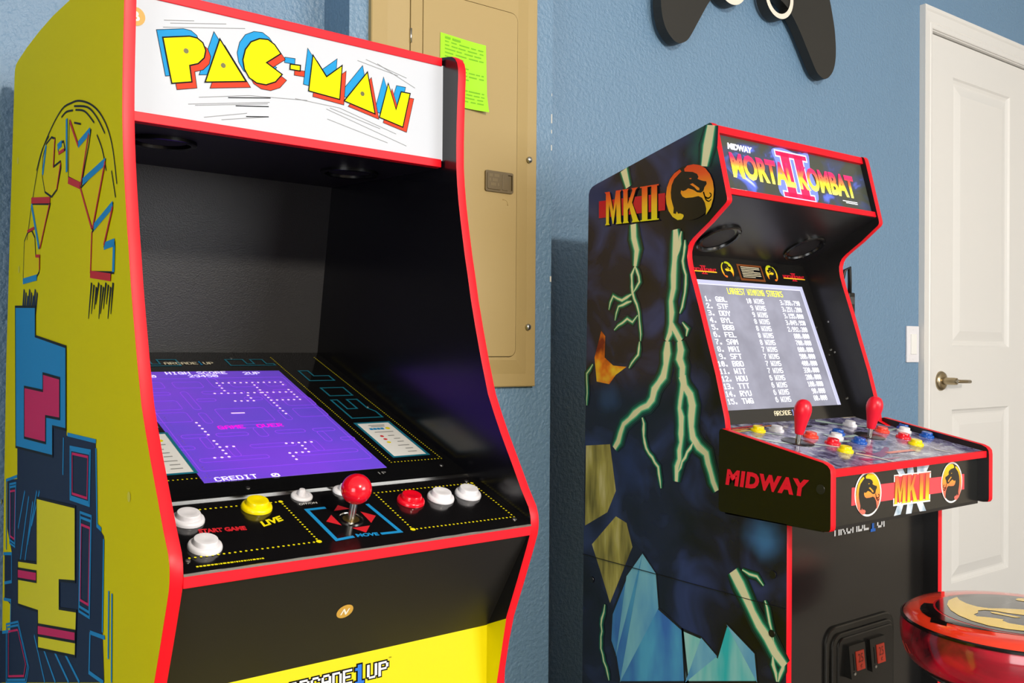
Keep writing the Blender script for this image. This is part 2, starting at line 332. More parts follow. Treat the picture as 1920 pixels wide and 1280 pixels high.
# ------------------------------------------------------------------ outlines of the printed graphics, in metres on their own panels
PAC = {
 'mq_letters': [[(0.0524, 1.4978), (0.0827, 1.5056), (0.0915, 1.5053), (0.0981, 1.5012), (0.1016, 1.4931), (0.0999, 1.484), (0.0929, 1.476), (0.0831, 1.4719), (0.0858, 1.4535), (0.0629, 1.4476)], [(0.1182, 1.5099), (0.1505, 1.4659), (0.1012, 1.4561)], [(0.1947, 1.5081), (0.1865, 1.5175), (0.1779, 1.5219), (0.1671, 1.5207), (0.1564, 1.5146), (0.1495, 1.5041), (0.1465, 1.4911), (0.1485, 1.4802), (0.1545, 1.4711), (0.164, 1.4665), (0.176, 1.4665), (0.1881, 1.4723), (0.1967, 1.483), (0.1763, 1.4935)], [(0.2072, 1.4978), (0.2208, 1.4988), (0.2204, 1.4917), (0.2068, 1.4912)], [(0.2376, 1.5151), (0.2566, 1.4914), (0.2786, 1.51), (0.2755, 1.4659), (0.2321, 1.4691)], [(0.3155, 1.5086), (0.3273, 1.4557), (0.2818, 1.4651)], [(0.347, 1.4995), (0.3592, 1.467), (0.367, 1.4918), (0.3812, 1.492), (0.3701, 1.4449), (0.3339, 1.4523)]],
 'mq_dots': [(0.0788, 1.4878), (0.1226, 1.4796), (0.3083, 1.4789)],
 'mq_lines': [[(0.0537, 1.5177), (0.088, 1.5246)], [(0.0607, 1.5159), (0.126, 1.5294)], [(0.0527, 1.5096), (0.1492, 1.5291)], [(0.3009, 1.521), (0.3623, 1.5125)], [(0.3134, 1.5247), (0.3757, 1.5119)], [(0.3304, 1.5226), (0.3893, 1.5009)], [(0.0943, 1.4374), (0.1547, 1.4499), (0.2309, 1.4571)], [(0.1291, 1.443), (0.1822, 1.4517)], [(0.082, 1.4274), (0.1811, 1.4462)], [(0.09, 1.4273), (0.1787, 1.444)], [(0.1384, 1.4349), (0.1799, 1.4408)], [(0.1005, 1.4152), (0.1525, 1.4283)], [(0.1214, 1.4156), (0.18, 1.4284)], [(0.1514, 1.4242), (0.18, 1.4284)], [(0.2144, 1.4566), (0.2756, 1.4551), (0.3601, 1.4343)], [(0.2623, 1.4529), (0.3355, 1.4376)], [(0.257, 1.4508), (0.3765, 1.4205)], [(0.2585, 1.4383), (0.3471, 1.4206)]],
 'mq_sticker': [(0.0224, 1.5148), (0.0315, 1.5162)],
 'side_letters': [[(0.3843, 1.4295), (0.3431, 1.3926), (0.2849, 1.4001), (0.2924, 1.3857), (0.3239, 1.3429), (0.3867, 1.3596)], [(0.2229, 1.3563), (0.2736, 1.2843), (0.3274, 1.3386)], [(0.1924, 1.3036), (0.2247, 1.2606), (0.1839, 1.2607), (0.1867, 1.2285), (0.2797, 1.2346), (0.2746, 1.2807)], [(0.4585, 1.4204), (0.4642, 1.3844), (0.4285, 1.386), (0.4254, 1.377), (0.4454, 1.3521), (0.4742, 1.3459), (0.5127, 1.3571), (0.5295, 1.3812), (0.5275, 1.4066), (0.5079, 1.4216), (0.4778, 1.4255)], [(0.4436, 1.4092), (0.413, 1.4092), (0.4057, 1.3978), (0.4374, 1.3971)], [(0.5939, 1.3502), (0.4813, 1.3371), (0.5409, 1.2832)], [(0.639, 1.3007), (0.6181, 1.3117), (0.5921, 1.3123), (0.5713, 1.3006), (0.565, 1.2739), (0.5404, 1.2714), (0.5426, 1.2501), (0.5554, 1.2453), (0.6453, 1.2444)]],
 'side_blue': [[(0.3978, 1.4353), (0.395, 1.3675)], [(0.3406, 1.3928), (0.2872, 1.4005)], [(0.318, 1.3447), (0.2229, 1.3548)], [(0.2669, 1.2855), (0.1923, 1.303)], [(0.2247, 1.2603), (0.1839, 1.2613)], [(0.6452, 1.2425), (0.5553, 1.2434)], [(0.4435, 1.4067), (0.4212, 1.4082)], [(0.5264, 1.3826), (0.5078, 1.4198)], [(0.5939, 1.3502), (0.5441, 1.2834)], [(0.1858, 1.258), (0.1877, 1.2292)]],
 'side_red': [[(0.5942, 1.3552), (0.4815, 1.3425)], [(0.3865, 1.3559), (0.3288, 1.3416)], [(0.2796, 1.2321), (0.1966, 1.2239)], [(0.3817, 1.43), (0.3406, 1.3922)], [(0.2929, 1.3984), (0.3263, 1.3416)], [(0.2229, 1.3548), (0.2714, 1.285)], [(0.3274, 1.3386), (0.2748, 1.2844)], [(0.1922, 1.3007), (0.2247, 1.2612)], [(0.2746, 1.2807), (0.2785, 1.233)], [(0.4843, 1.3375), (0.5377, 1.2829)], [(0.4375, 1.3978), (0.4084, 1.3976)], [(0.4585, 1.4204), (0.4656, 1.3836)], [(0.4257, 1.3839), (0.4454, 1.3521)], [(0.6182, 1.3132), (0.5752, 1.3141)], [(0.5404, 1.2721), (0.5395, 1.2529)], [(0.5633, 1.2738), (0.5372, 1.2719)]],
 'side_arcs': [[(0.6211, 1.3011), (0.5938, 1.3483), (0.5466, 1.4058), (0.4931, 1.4335), (0.4258, 1.4519), (0.3747, 1.4506), (0.3366, 1.4455), (0.2884, 1.432), (0.2485, 1.4143), (0.2158, 1.3908), (0.1945, 1.3636), (0.1782, 1.3236)], [(0.4254, 1.4422), (0.4009, 1.4444), (0.3678, 1.44)], [(0.355, 1.4381), (0.3116, 1.4278), (0.2704, 1.4068)], [(0.3616, 1.444), (0.2999, 1.4305), (0.2594, 1.4109), (0.2261, 1.3867)], [(0.2586, 1.3908), (0.2361, 1.3704), (0.2193, 1.3439)], [(0.1987, 1.3409), (0.1826, 1.3097)], [(0.5657, 1.3937), (0.5312, 1.4181), (0.493, 1.4299)], [(0.3607, 1.4234), (0.3293, 1.416)]],
 'side_scratch': [[(0.2747, 1.2219), (0.2868, 1.1805)], [(0.2644, 1.219), (0.2744, 1.1858)], [(0.2543, 1.2161), (0.2623, 1.191)], [(0.2446, 1.2204), (0.2558, 1.1963)], [(0.2348, 1.2175), (0.2431, 1.1796)], [(0.2252, 1.2147), (0.2369, 1.1849)], [(0.2159, 1.219), (0.2253, 1.19)], [(0.2065, 1.2162), (0.214, 1.195)], [(0.1972, 1.2134), (0.2072, 1.1789)], [(0.1883, 1.2176), (0.1962, 1.1839)]],
 'side_streak': [[(0.6373, 1.2303), (0.6554, 1.1551)], [(0.6245, 1.2251), (0.6444, 1.1551)], [(0.6119, 1.22), (0.6335, 1.1551)], [(0.6001, 1.2287), (0.6228, 1.1551)], [(0.5878, 1.2236), (0.6122, 1.1551)], [(0.5757, 1.2186), (0.6017, 1.1551)], [(0.5644, 1.2271), (0.5913, 1.155)], [(0.5526, 1.2221), (0.5811, 1.155)]],
 'side_navy': [(0.6753, 1.1783), (0.5861, 1.1883), (0.5622, 1.0424), (0.3841, 1.0442), (0.3838, 1.0369), (0.251, 1.0393), (0.241, 0.9464), (0.2141, 0.9387), (0.2154, 0.8296), (0.2073, 0.7795), (0.7864, 0.6152), (0.7909, 0.6954), (0.709, 0.7151), (0.7112, 0.7551), (0.756, 0.7556), (0.7597, 0.8234), (0.7055, 0.835), (0.7413, 0.8658), (0.7453, 0.9395), (0.6711, 0.95), (0.6748, 1.0231)],
 'side_navylines': [[(0.3773, 1.0387), (0.2489, 1.0407)], [(0.2486, 1.0329), (0.241, 0.9464), (0.2238, 0.9446)], [(0.214, 0.9358), (0.2155, 0.8325)], [(0.1926, 0.8829), (0.192, 0.8093)], [(0.1806, 0.8825), (0.1792, 0.7875)], [(0.2651, 0.8205), (0.206, 0.8289)], [(0.2651, 0.8205), (0.2678, 0.774), (0.2094, 0.7789)], [(0.7457, 0.8321), (0.7515, 0.9387), (0.6713, 0.9539)], [(0.7659, 0.8223), (0.7054, 0.833), (0.7032, 0.7911), (0.7572, 0.7782)], [(0.7621, 0.7523), (0.7076, 0.7619), (0.709, 0.7151), (0.7696, 0.6984)], [(0.5909, 0.9345), (0.6478, 0.8255)], [(0.5652, 0.9304), (0.6286, 0.806)], [(0.5253, 0.9502), (0.5719, 0.8958)], [(0.397, 1.0332), (0.3978, 0.9862)], [(0.5481, 0.7483), (0.4827, 0.7014)], [(0.5161, 0.7526), (0.4249, 0.7178)], [(0.4409, 0.7573), (0.3582, 0.7367)], [(0.3995, 0.7712), (0.309, 0.7507)], [(0.6173, 0.9388), (0.6598, 0.8784)], [(0.5413, 0.9482), (0.5961, 0.8655)]],
 'side_blocks': [[(0.3637, 1.0244), (0.2707, 1.0279), (0.2728, 0.9646), (0.3611, 0.9607)], [(0.3133, 0.9512), (0.2645, 0.9535), (0.268, 0.8366), (0.3147, 0.8338)], [(0.7248, 0.9357), (0.6783, 0.9432), (0.6809, 0.8473), (0.7201, 0.8467)], [(0.7394, 0.7181), (0.6528, 0.7424), (0.5791, 0.6958), (0.5951, 0.6695), (0.7346, 0.6299)]],
 'side_slab_blue': [(0.6959, 1.2068), (0.5616, 1.2027), (0.5596, 1.1617), (0.3884, 1.1474), (0.3841, 1.0442), (0.4535, 1.0433), (0.4518, 1.0045), (0.6811, 0.9967)],
 'side_slab_pink': [(0.6248, 1.0886), (0.5081, 1.0875), (0.5092, 1.1109), (0.4166, 1.1072), (0.4144, 1.0556), (0.4912, 1.0543), (0.4896, 1.0187), (0.6212, 1.0154)],
 'side_slab_yellow': [(0.5409, 0.9391), (0.3355, 0.9544), (0.3319, 0.8652), (0.4097, 0.8513), (0.4082, 0.8162), (0.3244, 0.8316), (0.3283, 0.7765), (0.5233, 0.7363), (0.5256, 0.7865), (0.6541, 0.7675), (0.6574, 0.8316), (0.5367, 0.8499)],
 'side_slab_pink2': [[(0.6568, 0.8199), (0.5361, 0.8383), (0.5355, 0.8245), (0.6561, 0.8052)], [(0.5248, 0.7686), (0.3283, 0.8068), (0.3278, 0.7941), (0.5241, 0.7542)]],
 'side_spots': [(0.6919, 1.4272), (0.6758, 1.262), (0.1246, 0.9938), (0.7916, 0.9003)],
 'cp_buttons': [(0.0499, 0.0999), (0.0483, 0.0437), (0.1296, 0.1114), (0.315, 0.0872), (0.3581, 0.0867), (0.4002, 0.0877)],
 'cp_small': [(0.1902, 0.1262), (0.2448, 0.1289)],
 'cp_stick': [(0.2219, 0.0638)],
 'cp_frames': [[(0.0583, 0.1203), (0.1612, 0.1191), (0.1642, 0.0257), (0.0275, 0.0273)], [(0.2808, 0.1166), (0.4259, 0.1158), (0.4253, 0.0218), (0.2804, 0.0244)]],
 'cp_move': [[(0.2054, 0.0947), (0.1819, 0.0946), (0.1842, 0.0242), (0.2061, 0.0262)], [(0.2388, 0.0245), (0.2634, 0.0233), (0.2579, 0.0926)]],
 'cp_tri': [[(0.2112, 0.0852), (0.2223, 0.0975), (0.2316, 0.0862)], [(0.1914, 0.0643), (0.2039, 0.0774), (0.2044, 0.0521)], [(0.2409, 0.0771), (0.254, 0.0639), (0.2402, 0.0496)], [(0.2131, 0.044), (0.2358, 0.0445), (0.2235, 0.0307)]],
 'cp_text': {'start': [(0.0522, 0.0706), (0.1011, 0.0663), (0.0568, 0.079)], 'live': [(0.1205, 0.0685), (0.1499, 0.078), (0.1217, 0.0807)], 'off': [(0.1788, 0.1061), (0.2008, 0.1061), (0.1803, 0.1113)], 'move': [(0.209, 0.0238), (0.2353, 0.0212), (0.2117, 0.0301)], 'small': [(0.0284, 0.0105), (0.0959, 0.0088), (0.0295, 0.014)]},
 'cp_screws': [(0.0244, 0.0227), (0.4225, 0.1236), (0.4226, 0.0171)],
 'bz_text': {'arc': [(0.1694, 0.4044), (0.2394, 0.4063), (0.1731, 0.4161)]},
 'bz_screws': [(0.1362, 0.0084), (0.4105, 0.0221), (0.4066, 0.223), (0.2738, 0.4295)],
 'scr_text': {'HIGH SCORE': [(0.1534, 0.3622), (0.243, 0.3591), (0.1558, 0.3737)], '29450': [(0.1825, 0.3501), (0.2256, 0.3493), (0.1842, 0.3602)], '2UP': [(0.2681, 0.3588), (0.2949, 0.3578), (0.2713, 0.3704)], '0': [(0.1287, 0.3513), (0.1366, 0.351), (0.1308, 0.3612)], 'GAME': [(0.1605, 0.1682), (0.1959, 0.1661), (0.1632, 0.1797)], 'OVER': [(0.2129, 0.1675), (0.2489, 0.1659), (0.2155, 0.1798)], 'CREDIT': [(0.1066, 0.0286), (0.1571, 0.0258), (0.1089, 0.0407)], '00': [(0.1747, 0.0275), (0.1842, 0.027), (0.177, 0.037)]},
 'scr_dots': [[(0.2138, 0.3263), (0.312, 0.3257), 12], [(0.2141, 0.3163), (0.2145, 0.2971), 3], [(0.1971, 0.2877), (0.3035, 0.2866), 12], [(0.2668, 0.3162), (0.2698, 0.2092), 12], [(0.2418, 0.2777), (0.2422, 0.2677), 2], [(0.2157, 0.2586), (0.2425, 0.2577), 4], [(0.3115, 0.3158), (0.3115, 0.3158), 1], [(0.3115, 0.2957), (0.3127, 0.2576), 5], [(0.2687, 0.2579), (0.3034, 0.2574), 5], [(0.1389, 0.1919), (0.1411, 0.1539), 5], [(0.1416, 0.1351), (0.1437, 0.0887), 6], [(0.1511, 0.1165), (0.1598, 0.1162), 2], [(0.126, 0.0885), (0.1348, 0.0884), 2], [(0.2294, 0.1158), (0.2646, 0.1153), 5], [(0.2475, 0.1061), (0.2479, 0.0875), 3], [(0.222, 0.0876), (0.2393, 0.0874), 3], [(0.2225, 0.0783), (0.2228, 0.0691), 2]],
 'scr_bar': [(0.1945, 0.2177), (0.2135, 0.2171)]}
MKD = {
 'cloud': [[(1.0235, 0.8744), (0.9425, 0.8687), (0.9446, 0.7903), (0.9952, 0.785), (1.04, 0.7991), (1.0346, 0.8455)], [(1.3442, 0.912), (1.2848, 0.898), (1.263, 0.8499), (1.306, 0.8232), (1.336, 0.8501)], [(1.1119, 0.8993), (1.1494, 0.9042), (1.2352, 0.8638), (1.295, 0.8146), (1.2623, 0.7741), (1.2071, 0.7541), (1.1168, 0.738), (1.0512, 0.7604), (1.023, 0.8022), (1.0346, 0.85), (1.0696, 0.8769)]],
 'shard_tan': [[(1.4329, 0.9515), (1.3614, 0.9604), (1.3438, 0.8701), (1.3679, 0.8246), (1.4345, 0.7877)], [(1.413, 0.7533), (1.3433, 0.8203), (1.3133, 0.8118), (1.2967, 0.7681), (1.3346, 0.6936), (1.3585, 0.6466), (1.3846, 0.6994)], [(1.4018, 1.0835), (1.4087, 1.1319), (1.3893, 1.1858), (1.3774, 1.175), (1.3786, 1.1323), (1.3537, 1.1167), (1.316, 1.1149), (1.3459, 1.0985), (1.3649, 1.0794)]],
 'shard_blue': [[(1.3529, 0.6268), (1.3123, 0.7085), (1.2693, 0.7602), (1.2341, 0.7291), (1.2267, 0.6659), (1.1666, 0.6408), (1.153, 0.549), (1.329, 0.4981), (1.3408, 0.5459), (1.3563, 0.5734)], [(1.1666, 0.6408), (1.1222, 0.6374), (1.0855, 0.6141), (1.0652, 0.6747), (1.0052, 0.64), (0.9994, 0.5934), (1.1594, 0.5471)]],
 'side_hi': [(1.165, 1.5333), (1.1085, 1.5503), (1.1013, 1.5395), (1.1144, 1.5103), (1.133, 1.5038)],
 'bolts': [[(1.3266, 1.5004), (1.314, 1.4643)], [(1.2989, 1.3911), (1.2889, 1.3395), (1.2934, 1.3094)], [(1.2934, 1.3094), (1.3028, 1.293), (1.3001, 1.259), (1.288, 1.2349), (1.2806, 1.2044), (1.2779, 1.1648)], [(1.2934, 1.3094), (1.2813, 1.2783), (1.2977, 1.2589)], [(1.3025, 1.2557), (1.3292, 1.2448), (1.3541, 1.2544), (1.3665, 1.227)], [(1.3024, 1.2421), (1.3389, 1.2331), (1.3486, 1.2057)], [(1.2855, 1.2146), (1.2996, 1.2014), (1.3142, 1.2084), (1.351, 1.1867)], [(1.1052, 1.5468), (1.113, 1.5124), (1.1208, 1.4762)], [(1.1893, 1.3703), (1.187, 1.3443), (1.191, 1.3124), (1.193, 1.2867), (1.1992, 1.2384), (1.1988, 1.1964), (1.2096, 1.1647)], [(1.1988, 1.1964), (1.1748, 1.1646)], [(1.1742, 1.3656), (1.1804, 1.3309), (1.1867, 1.3088)], [(1.1656, 1.3489), (1.1708, 1.311), (1.1629, 1.2849), (1.1648, 1.2532), (1.1773, 1.2152)], [(1.1708, 1.1991), (1.1579, 1.1862), (1.1612, 1.1735)], [(1.2071, 1.1641), (1.2167, 1.0995), (1.2576, 1.0427), (1.3224, 1.0028), (1.3483, 0.9536)], [(1.1773, 1.1641), (1.1702, 1.1008), (1.1763, 1.0422), (1.1725, 0.9792), (1.182, 0.9344), (1.1831, 0.9074)], [(1.1702, 1.1008), (1.1507, 1.0677), (1.1437, 0.9912), (1.1124, 0.9654), (1.0876, 0.9024)], [(1.2716, 1.0191), (1.2604, 0.9615), (1.2289, 0.9295), (1.2217, 0.8904)], [(1.1437, 0.9816), (1.169, 0.9455), (1.1786, 0.925)], [(1.0513, 0.7696), (1.0225, 0.7301), (0.9782, 0.6736), (0.9436, 0.6368)], [(1.0313, 0.7757), (1.0005, 0.7705), (0.9868, 0.7578)], [(0.9839, 0.734), (0.9702, 0.6887), (0.9648, 0.6682)], [(1.3723, 0.6409), (1.3814, 0.6096), (1.3832, 0.5506), (1.3593, 0.4935)], [(1.4126, 1.1183), (1.431, 1.0989), (1.4304, 1.0335)], [(1.28, 1.1642), (1.2834, 1.1386), (1.3086, 1.1124)], [(0.9673, 0.6456), (0.9591, 0.6064)], [(0.9437, 0.6433), (0.9565, 0.6071)]],
 'bolt_w': (0.02, 0.017, 0.005, 0.005, 0.005, 0.004, 0.004, 0.022, 0.016, 0.016, 0.006, 0.005, 0.005, 0.016, 0.014, 0.016, 0.006, 0.005, 0.022, 0.005, 0.004, 0.004, 0.003, 0.004, 0.006, 0.006),
 'side_bar': [(1.3971, 1.4471), (1.215, 1.4408), (1.2147, 1.4085), (1.3968, 1.4129)],
 'side_mkii': [(1.3802, 1.4629), (1.231, 1.4596), (1.2305, 1.3927), (1.3782, 1.3967)],
 'side_emblem': [(1.1554, 1.484), (1.1546, 1.3839), (1.2145, 1.4375), (1.0991, 1.4291)],
 'side_holes': [(0.9682, 0.7796), (0.9697, 0.6827), (1.4123, 0.6821)],
 'cp_blk': [(1.5903, 0.2347), (1.5312, 0.23)],
 'cp_btn': [(1.3719, 0.2223), (1.4164, 0.2157), (1.4499, 0.1655), (1.5359, 0.1678), (1.5003, 0.1471), (1.4504, 0.1196), (1.5208, 0.112), (1.4223, 0.0754), (1.6451, 0.2139), (1.6735, 0.1608), (1.7613, 0.1672), (1.7304, 0.1478), (1.6719, 0.1148), (1.7437, 0.1083), (1.6424, 0.0724)],
 'cp_sticks': [(1.3837, 0.1446), (1.6028, 0.1431)],
 'bf_bar': [(1.3497, 0.9282), (1.7092, 0.9235), (1.7094, 0.8951), (1.3488, 0.8992)],
 'bf_blue': [[(1.4749, 0.9539), (1.4958, 0.9543), (1.5078, 0.9387), (1.4913, 0.9361)], [(1.5148, 0.9536), (1.5316, 0.9538), (1.5365, 0.9378), (1.5149, 0.9375)], [(1.5461, 0.9534), (1.5907, 0.953), (1.5758, 0.9362), (1.5462, 0.9371)], [(1.4847, 0.8881), (1.5034, 0.8876), (1.4942, 0.8706), (1.4732, 0.8701)], [(1.5153, 0.8878), (1.5345, 0.8873), (1.5286, 0.869), (1.5107, 0.8695)], [(1.5442, 0.8863), (1.5638, 0.8871), (1.5763, 0.8688), (1.5553, 0.8696)]],
 'bf_mkii': [(1.4746, 0.9374), (1.5896, 0.9358), (1.5875, 0.8869), (1.4726, 0.8899)],
 'bf_em1': [(1.3954, 0.9506), (1.3959, 0.8781), (1.3577, 0.916), (1.4343, 0.9142)],
 'bf_em2': [(1.6632, 0.948), (1.6637, 0.8751), (1.6247, 0.9151), (1.6978, 0.9147)]}
PAC_SCREWS = [(1.1872, 1.211), (1.1797, 1.1516), (1.1401, 1.0499), (1.1712, 1.146)]

# ------------------------------------------------------------------ the room
YW, YP = 1.67, 1.565                  # recessed wall and the boxed-out bay that holds the breaker panel
XA, XB = .7990, 1.2883                # bay from .. to
RX0, RX1, RY0, CEILZ = -2.6, 5.2, -3.6, 2.62
def wall_prism(name, pts, z0, z1, m):
    n = len(pts); v = [(x, y, z0) for x, y in pts]+[(x, y, z1) for x, y in pts]
    f = [tuple(range(n)), tuple(range(2*n-1, n-1, -1))]+[(i, i+n, (i+1) % n+n, (i+1) % n) for i in range(n)]
    o = obj(name, v, f, m); fix(o); return struct(o)
DX0, DX1, DZ0, DZ1 = 3.036, 3.80, .205, 2.236     # door opening
wall_prism('wall_back', [(RX0, YW), (XA, YW), (XA, YP), (XB, YP), (XB, YW), (DX0-.012, YW), (DX0-.012, YW+.12), (RX0, YW+.12)], 0, CEILZ, WALL)
wall_prism('wall_back_end', [(DX1+.012, YW), (RX1, YW), (RX1, YW+.12), (DX1+.012, YW+.12)], 0, CEILZ, WALL)
struct(box('wall_back_header', DX0-.012, DX1+.012, YW, YW+.12, DZ1+.012, CEILZ, WALL))
struct(box('wall_back_sill', DX0-.012, DX1+.012, YW, YW+.12, 0, DZ0, WALL))
struct(box('wall_left', RX0-.1, RX0, RY0-.1, YW+.12, 0, CEILZ, BEIGE))
struct(box('wall_right', RX1, RX1+.1, RY0-.1, YW+.12, 0, CEILZ, BEIGE))
struct(box('wall_front', RX0, RX1, RY0-.1, RY0, 0, CEILZ, BEIGE))
struct(box('ceiling', RX0-.1, RX1+.1, RY0-.1, YW+.12, CEILZ, CEILZ+.1, CEIL))
struct(box('floor', RX0-.1, RX1+.1, RY0-.1, YW+.12, -.1, 0, FLOOR))
# chips of bare plaster along the corner of the bay
CHIP = mat('bare_plaster', (214, 212, 206), .8)
bay = bpy.data.objects['wall_back']
for z, hgt, r in ((1.648, .02, .0026), (1.62, .008, .002), (1.585, .012, .0022), (1.30, .012, .003), (1.70, .006, .0016)):
    o = obj('paint_chip', [(XB+r*math.cos(a)-.001, YP+r*math.sin(a)+.001, z+s*hgt*w) for s, w in ((-.5, 1), (.5, 1)) for a in (math.pi, math.pi*1.25, math.pi*1.5)], [(0, 1, 4, 3), (1, 2, 5, 4)], CHIP, bay)

# door with casing and lever handle
DOORF = Frame((0, YW, 0), (1, 0, 0), (0, 0, 1), (0, -1, 0))
door = empty('door_1', (3.2, YW, DZ0)); struct(door)
def dloc(o): o.parent = door; o.data.transform(Matrix.Translation((-3.2, -YW, -DZ0))); return o
def ring_panel(name, rect, steps, F, m):
    """stepped rectangular moulding: (inset, height) rings and a filled centre"""
    x0, x1, z0, z1 = rect; v, f = [], []
    for i, h in steps: v += [F.p(x0+i, z0+i, h), F.p(x1-i, z0+i, h), F.p(x1-i, z1-i, h), F.p(x0+i, z1-i, h)]
    for k in range(len(steps)-1):
        for j in range(4): f.append((4*k+j, 4*k+(j+1) % 4, 4*k+4+(j+1) % 4, 4*k+4+j))
    b = 4*(len(steps)-1); f.append((b, b+1, b+2, b+3)); return obj(name, v, f, m)
SL = -.012    # slab face sits a little behind the wall face
pan = [(3.208, 3.208+.42, 1.165, 2.112), (3.208, 3.208+.42, .335, .945)]
slab = []
zs = [DZ0, .335, .945, 1.165, 2.112, DZ1]; v, f = [], []
def slab_rect(x0, x1, z0, z1):
    k = len(v); v.extend([DOORF.p(x0, z0, SL), DOORF.p(x1, z0, SL), DOORF.p(x1, z1, SL), DOORF.p(x0, z1, SL)]); f.append((k, k+1, k+2, k+3))
slab_rect(DX0, 3.208, DZ0, DZ1); slab_rect(3.628, DX1, DZ0, DZ1)
for a, b in ((0, 1), (2, 3), (4, 5)): slab_rect(3.208, 3.628, zs[a], zs[b])
k = len(v); v += [DOORF.p(DX0, DZ0, SL), DOORF.p(DX1, DZ0, SL), DOORF.p(DX1, DZ1, SL), DOORF.p(DX0, DZ1, SL), DOORF.p(DX0, DZ0, SL-.035), DOORF.p(DX1, DZ0, SL-.035), DOORF.p(DX1, DZ1, SL-.035), DOORF.p(DX0, DZ1, SL-.035)]
f += [(k, k+4, k+5, k+1), (k+1, k+5, k+6, k+2), (k+2, k+6, k+7, k+3), (k+3, k+7, k+4, k), (k+4, k+7, k+6, k+5)]
dloc(obj('door_slab', v, f, DOORW))
for r in pan: dloc(ring_panel('door_panel', r, [(0, SL), (.006, SL-.006), (.016, SL-.010), (.022, SL-.010), (.052, SL-.003), (.056, SL-.002)], DOORF, DOORW))
# lever set
kc = (3.131, 1.047)
rose = dloc(lathe('rose', [(.034, 0), (.034, .004), (.030, .010), (.020, .013)], DOORF.p(*kc, SL), (0, -1, 0), NICKEL, None, 28))
dloc(lathe('lever_neck', [(.0125, 0), (.0125, .05), (.0115, .056), (.011, .058)], DOORF.p(*kc, SL), (0, -1, 0), NICKEL, None, 20))
dloc(tube('lever', [DOORF.p(kc[0], kc[1], SL+.048), DOORF.p(kc[0]+.03, kc[1]-.001, SL+.052), DOORF.p(kc[0]+.075, kc[1]-.002, SL+.051), DOORF.p(kc[0]+.112, kc[1]-.003, SL+.046)], .0065, NICKEL, None))
dloc(lathe('key_cylinder', [(.007, 0), (.007, .004)], DOORF.p(*kc, SL+.056), (0, -1, 0), STEEL, None, 16))
dloc(box('latch_plate', DX0-.001, DX0+.003, YW+.002, YW+.014, 1.02, 1.078, NICKEL))
# casing: outer back band, flat, inner bead
trim = empty('trim_1', (DX0, YW, DZ0)); struct(trim)
def tloc(o): o.parent = trim; o.data.transform(Matrix.Translation((-DX0, -YW, -DZ0))); return o
def casing(x_in, x_out, z0, z1, name):
    pr = [(0, 0), (0, .009), (.004, .011), (.014, .012), (.018, .010), (.022, .012), (.05, .015), (.056, .019), (.062, .0205), (.066, .0205), (.066, 0)]
    s = 1 if x_out > x_in else -1; vv = []
    for z, mit in ((z0, 0), (z1, 1)):
        for d, h in pr: vv.append(DOORF.p(x_in+s*d, z+(d if mit else 0), h))
    n = len(pr); return fix(obj(name, vv, [(i, i+1, n+i+1, n+i) for i in range(n-1)], DOORW))
tloc(casing(DX0-.004, DX0-.07, DZ0, DZ1+.006, 'casing_leg')); tloc(casing(DX1+.004, DX1+.07, DZ0, DZ1+.006, 'casing_leg'))
pr = [(0, 0), (0, .009), (.004, .011), (.014, .012), (.018, .010), (.022, .012), (.05, .015), (.056, .019), (.062, .0205), (.066, .0205), (.066, 0)]
vv = [DOORF.p(DX0-.004-d, DZ1+.006+d, h) for d, h in pr]+[DOORF.p(DX1+.004+d, DZ1+.006+d, h) for d, h in pr]; n = len(pr)
tloc(fix(obj('casing_head', vv, [(i, i+1, n+i+1, n+i) for i in range(n-1)], DOORW)))
tloc(box('jamb', DX0-.012, DX0-.002, YW-.002, YW+.11, DZ0, DZ1+.01, DOORW)); tloc(box('jamb', DX0-.012, DX1+.012, YW-.002, YW+.11, DZ1+.003, DZ1+.012, DOORW)); tloc(box('jamb', DX1+.002, DX1+.012, YW-.002, YW+.11, DZ0, DZ1+.01, DOORW))
tloc(box('stop', DX0-.002, DX1, YW+.048, YW+.06, DZ1-.02, DZ1+.004, DOORW))

# light switch by the door
sw = tag(empty('light_switch', (2.922, YW, 1.172)), 'white rocker light switch on the blue wall beside the white door', 'light switch')
SWF = Frame((0, 0, 0), (1, 0, 0), (0, 0, 1), (0, -1, 0))
box('cover_plate', -.0365, .0365, -.007, 0, -.060, .060, PW, sw, .002)
box('rocker', -.0165, .0165, -.0105, -.006, -.0335, .0335, mat('white_rocker_plastic', (240, 239, 235), .3), sw, .0012)
for s in (-1, 1): lathe('screw', [(.003, 0), (.003, .0006), (.001, .001)], (0, -.007, s*.0485), (0, -1, 0), PW, sw, 10)

# breaker panel in the bay
BP = tag(empty('breaker_panel', (1.038, YP, 1.0689)), 'tan steel electrical breaker panel with a latch set in the blue wall', 'breaker panel')
bx = lambda x: x-1.038
bz = lambda z: z-1.0689
PF = Frame((0, 0, 0), (1, 0, 0), (0, 0, 1), (0, -1, 0))
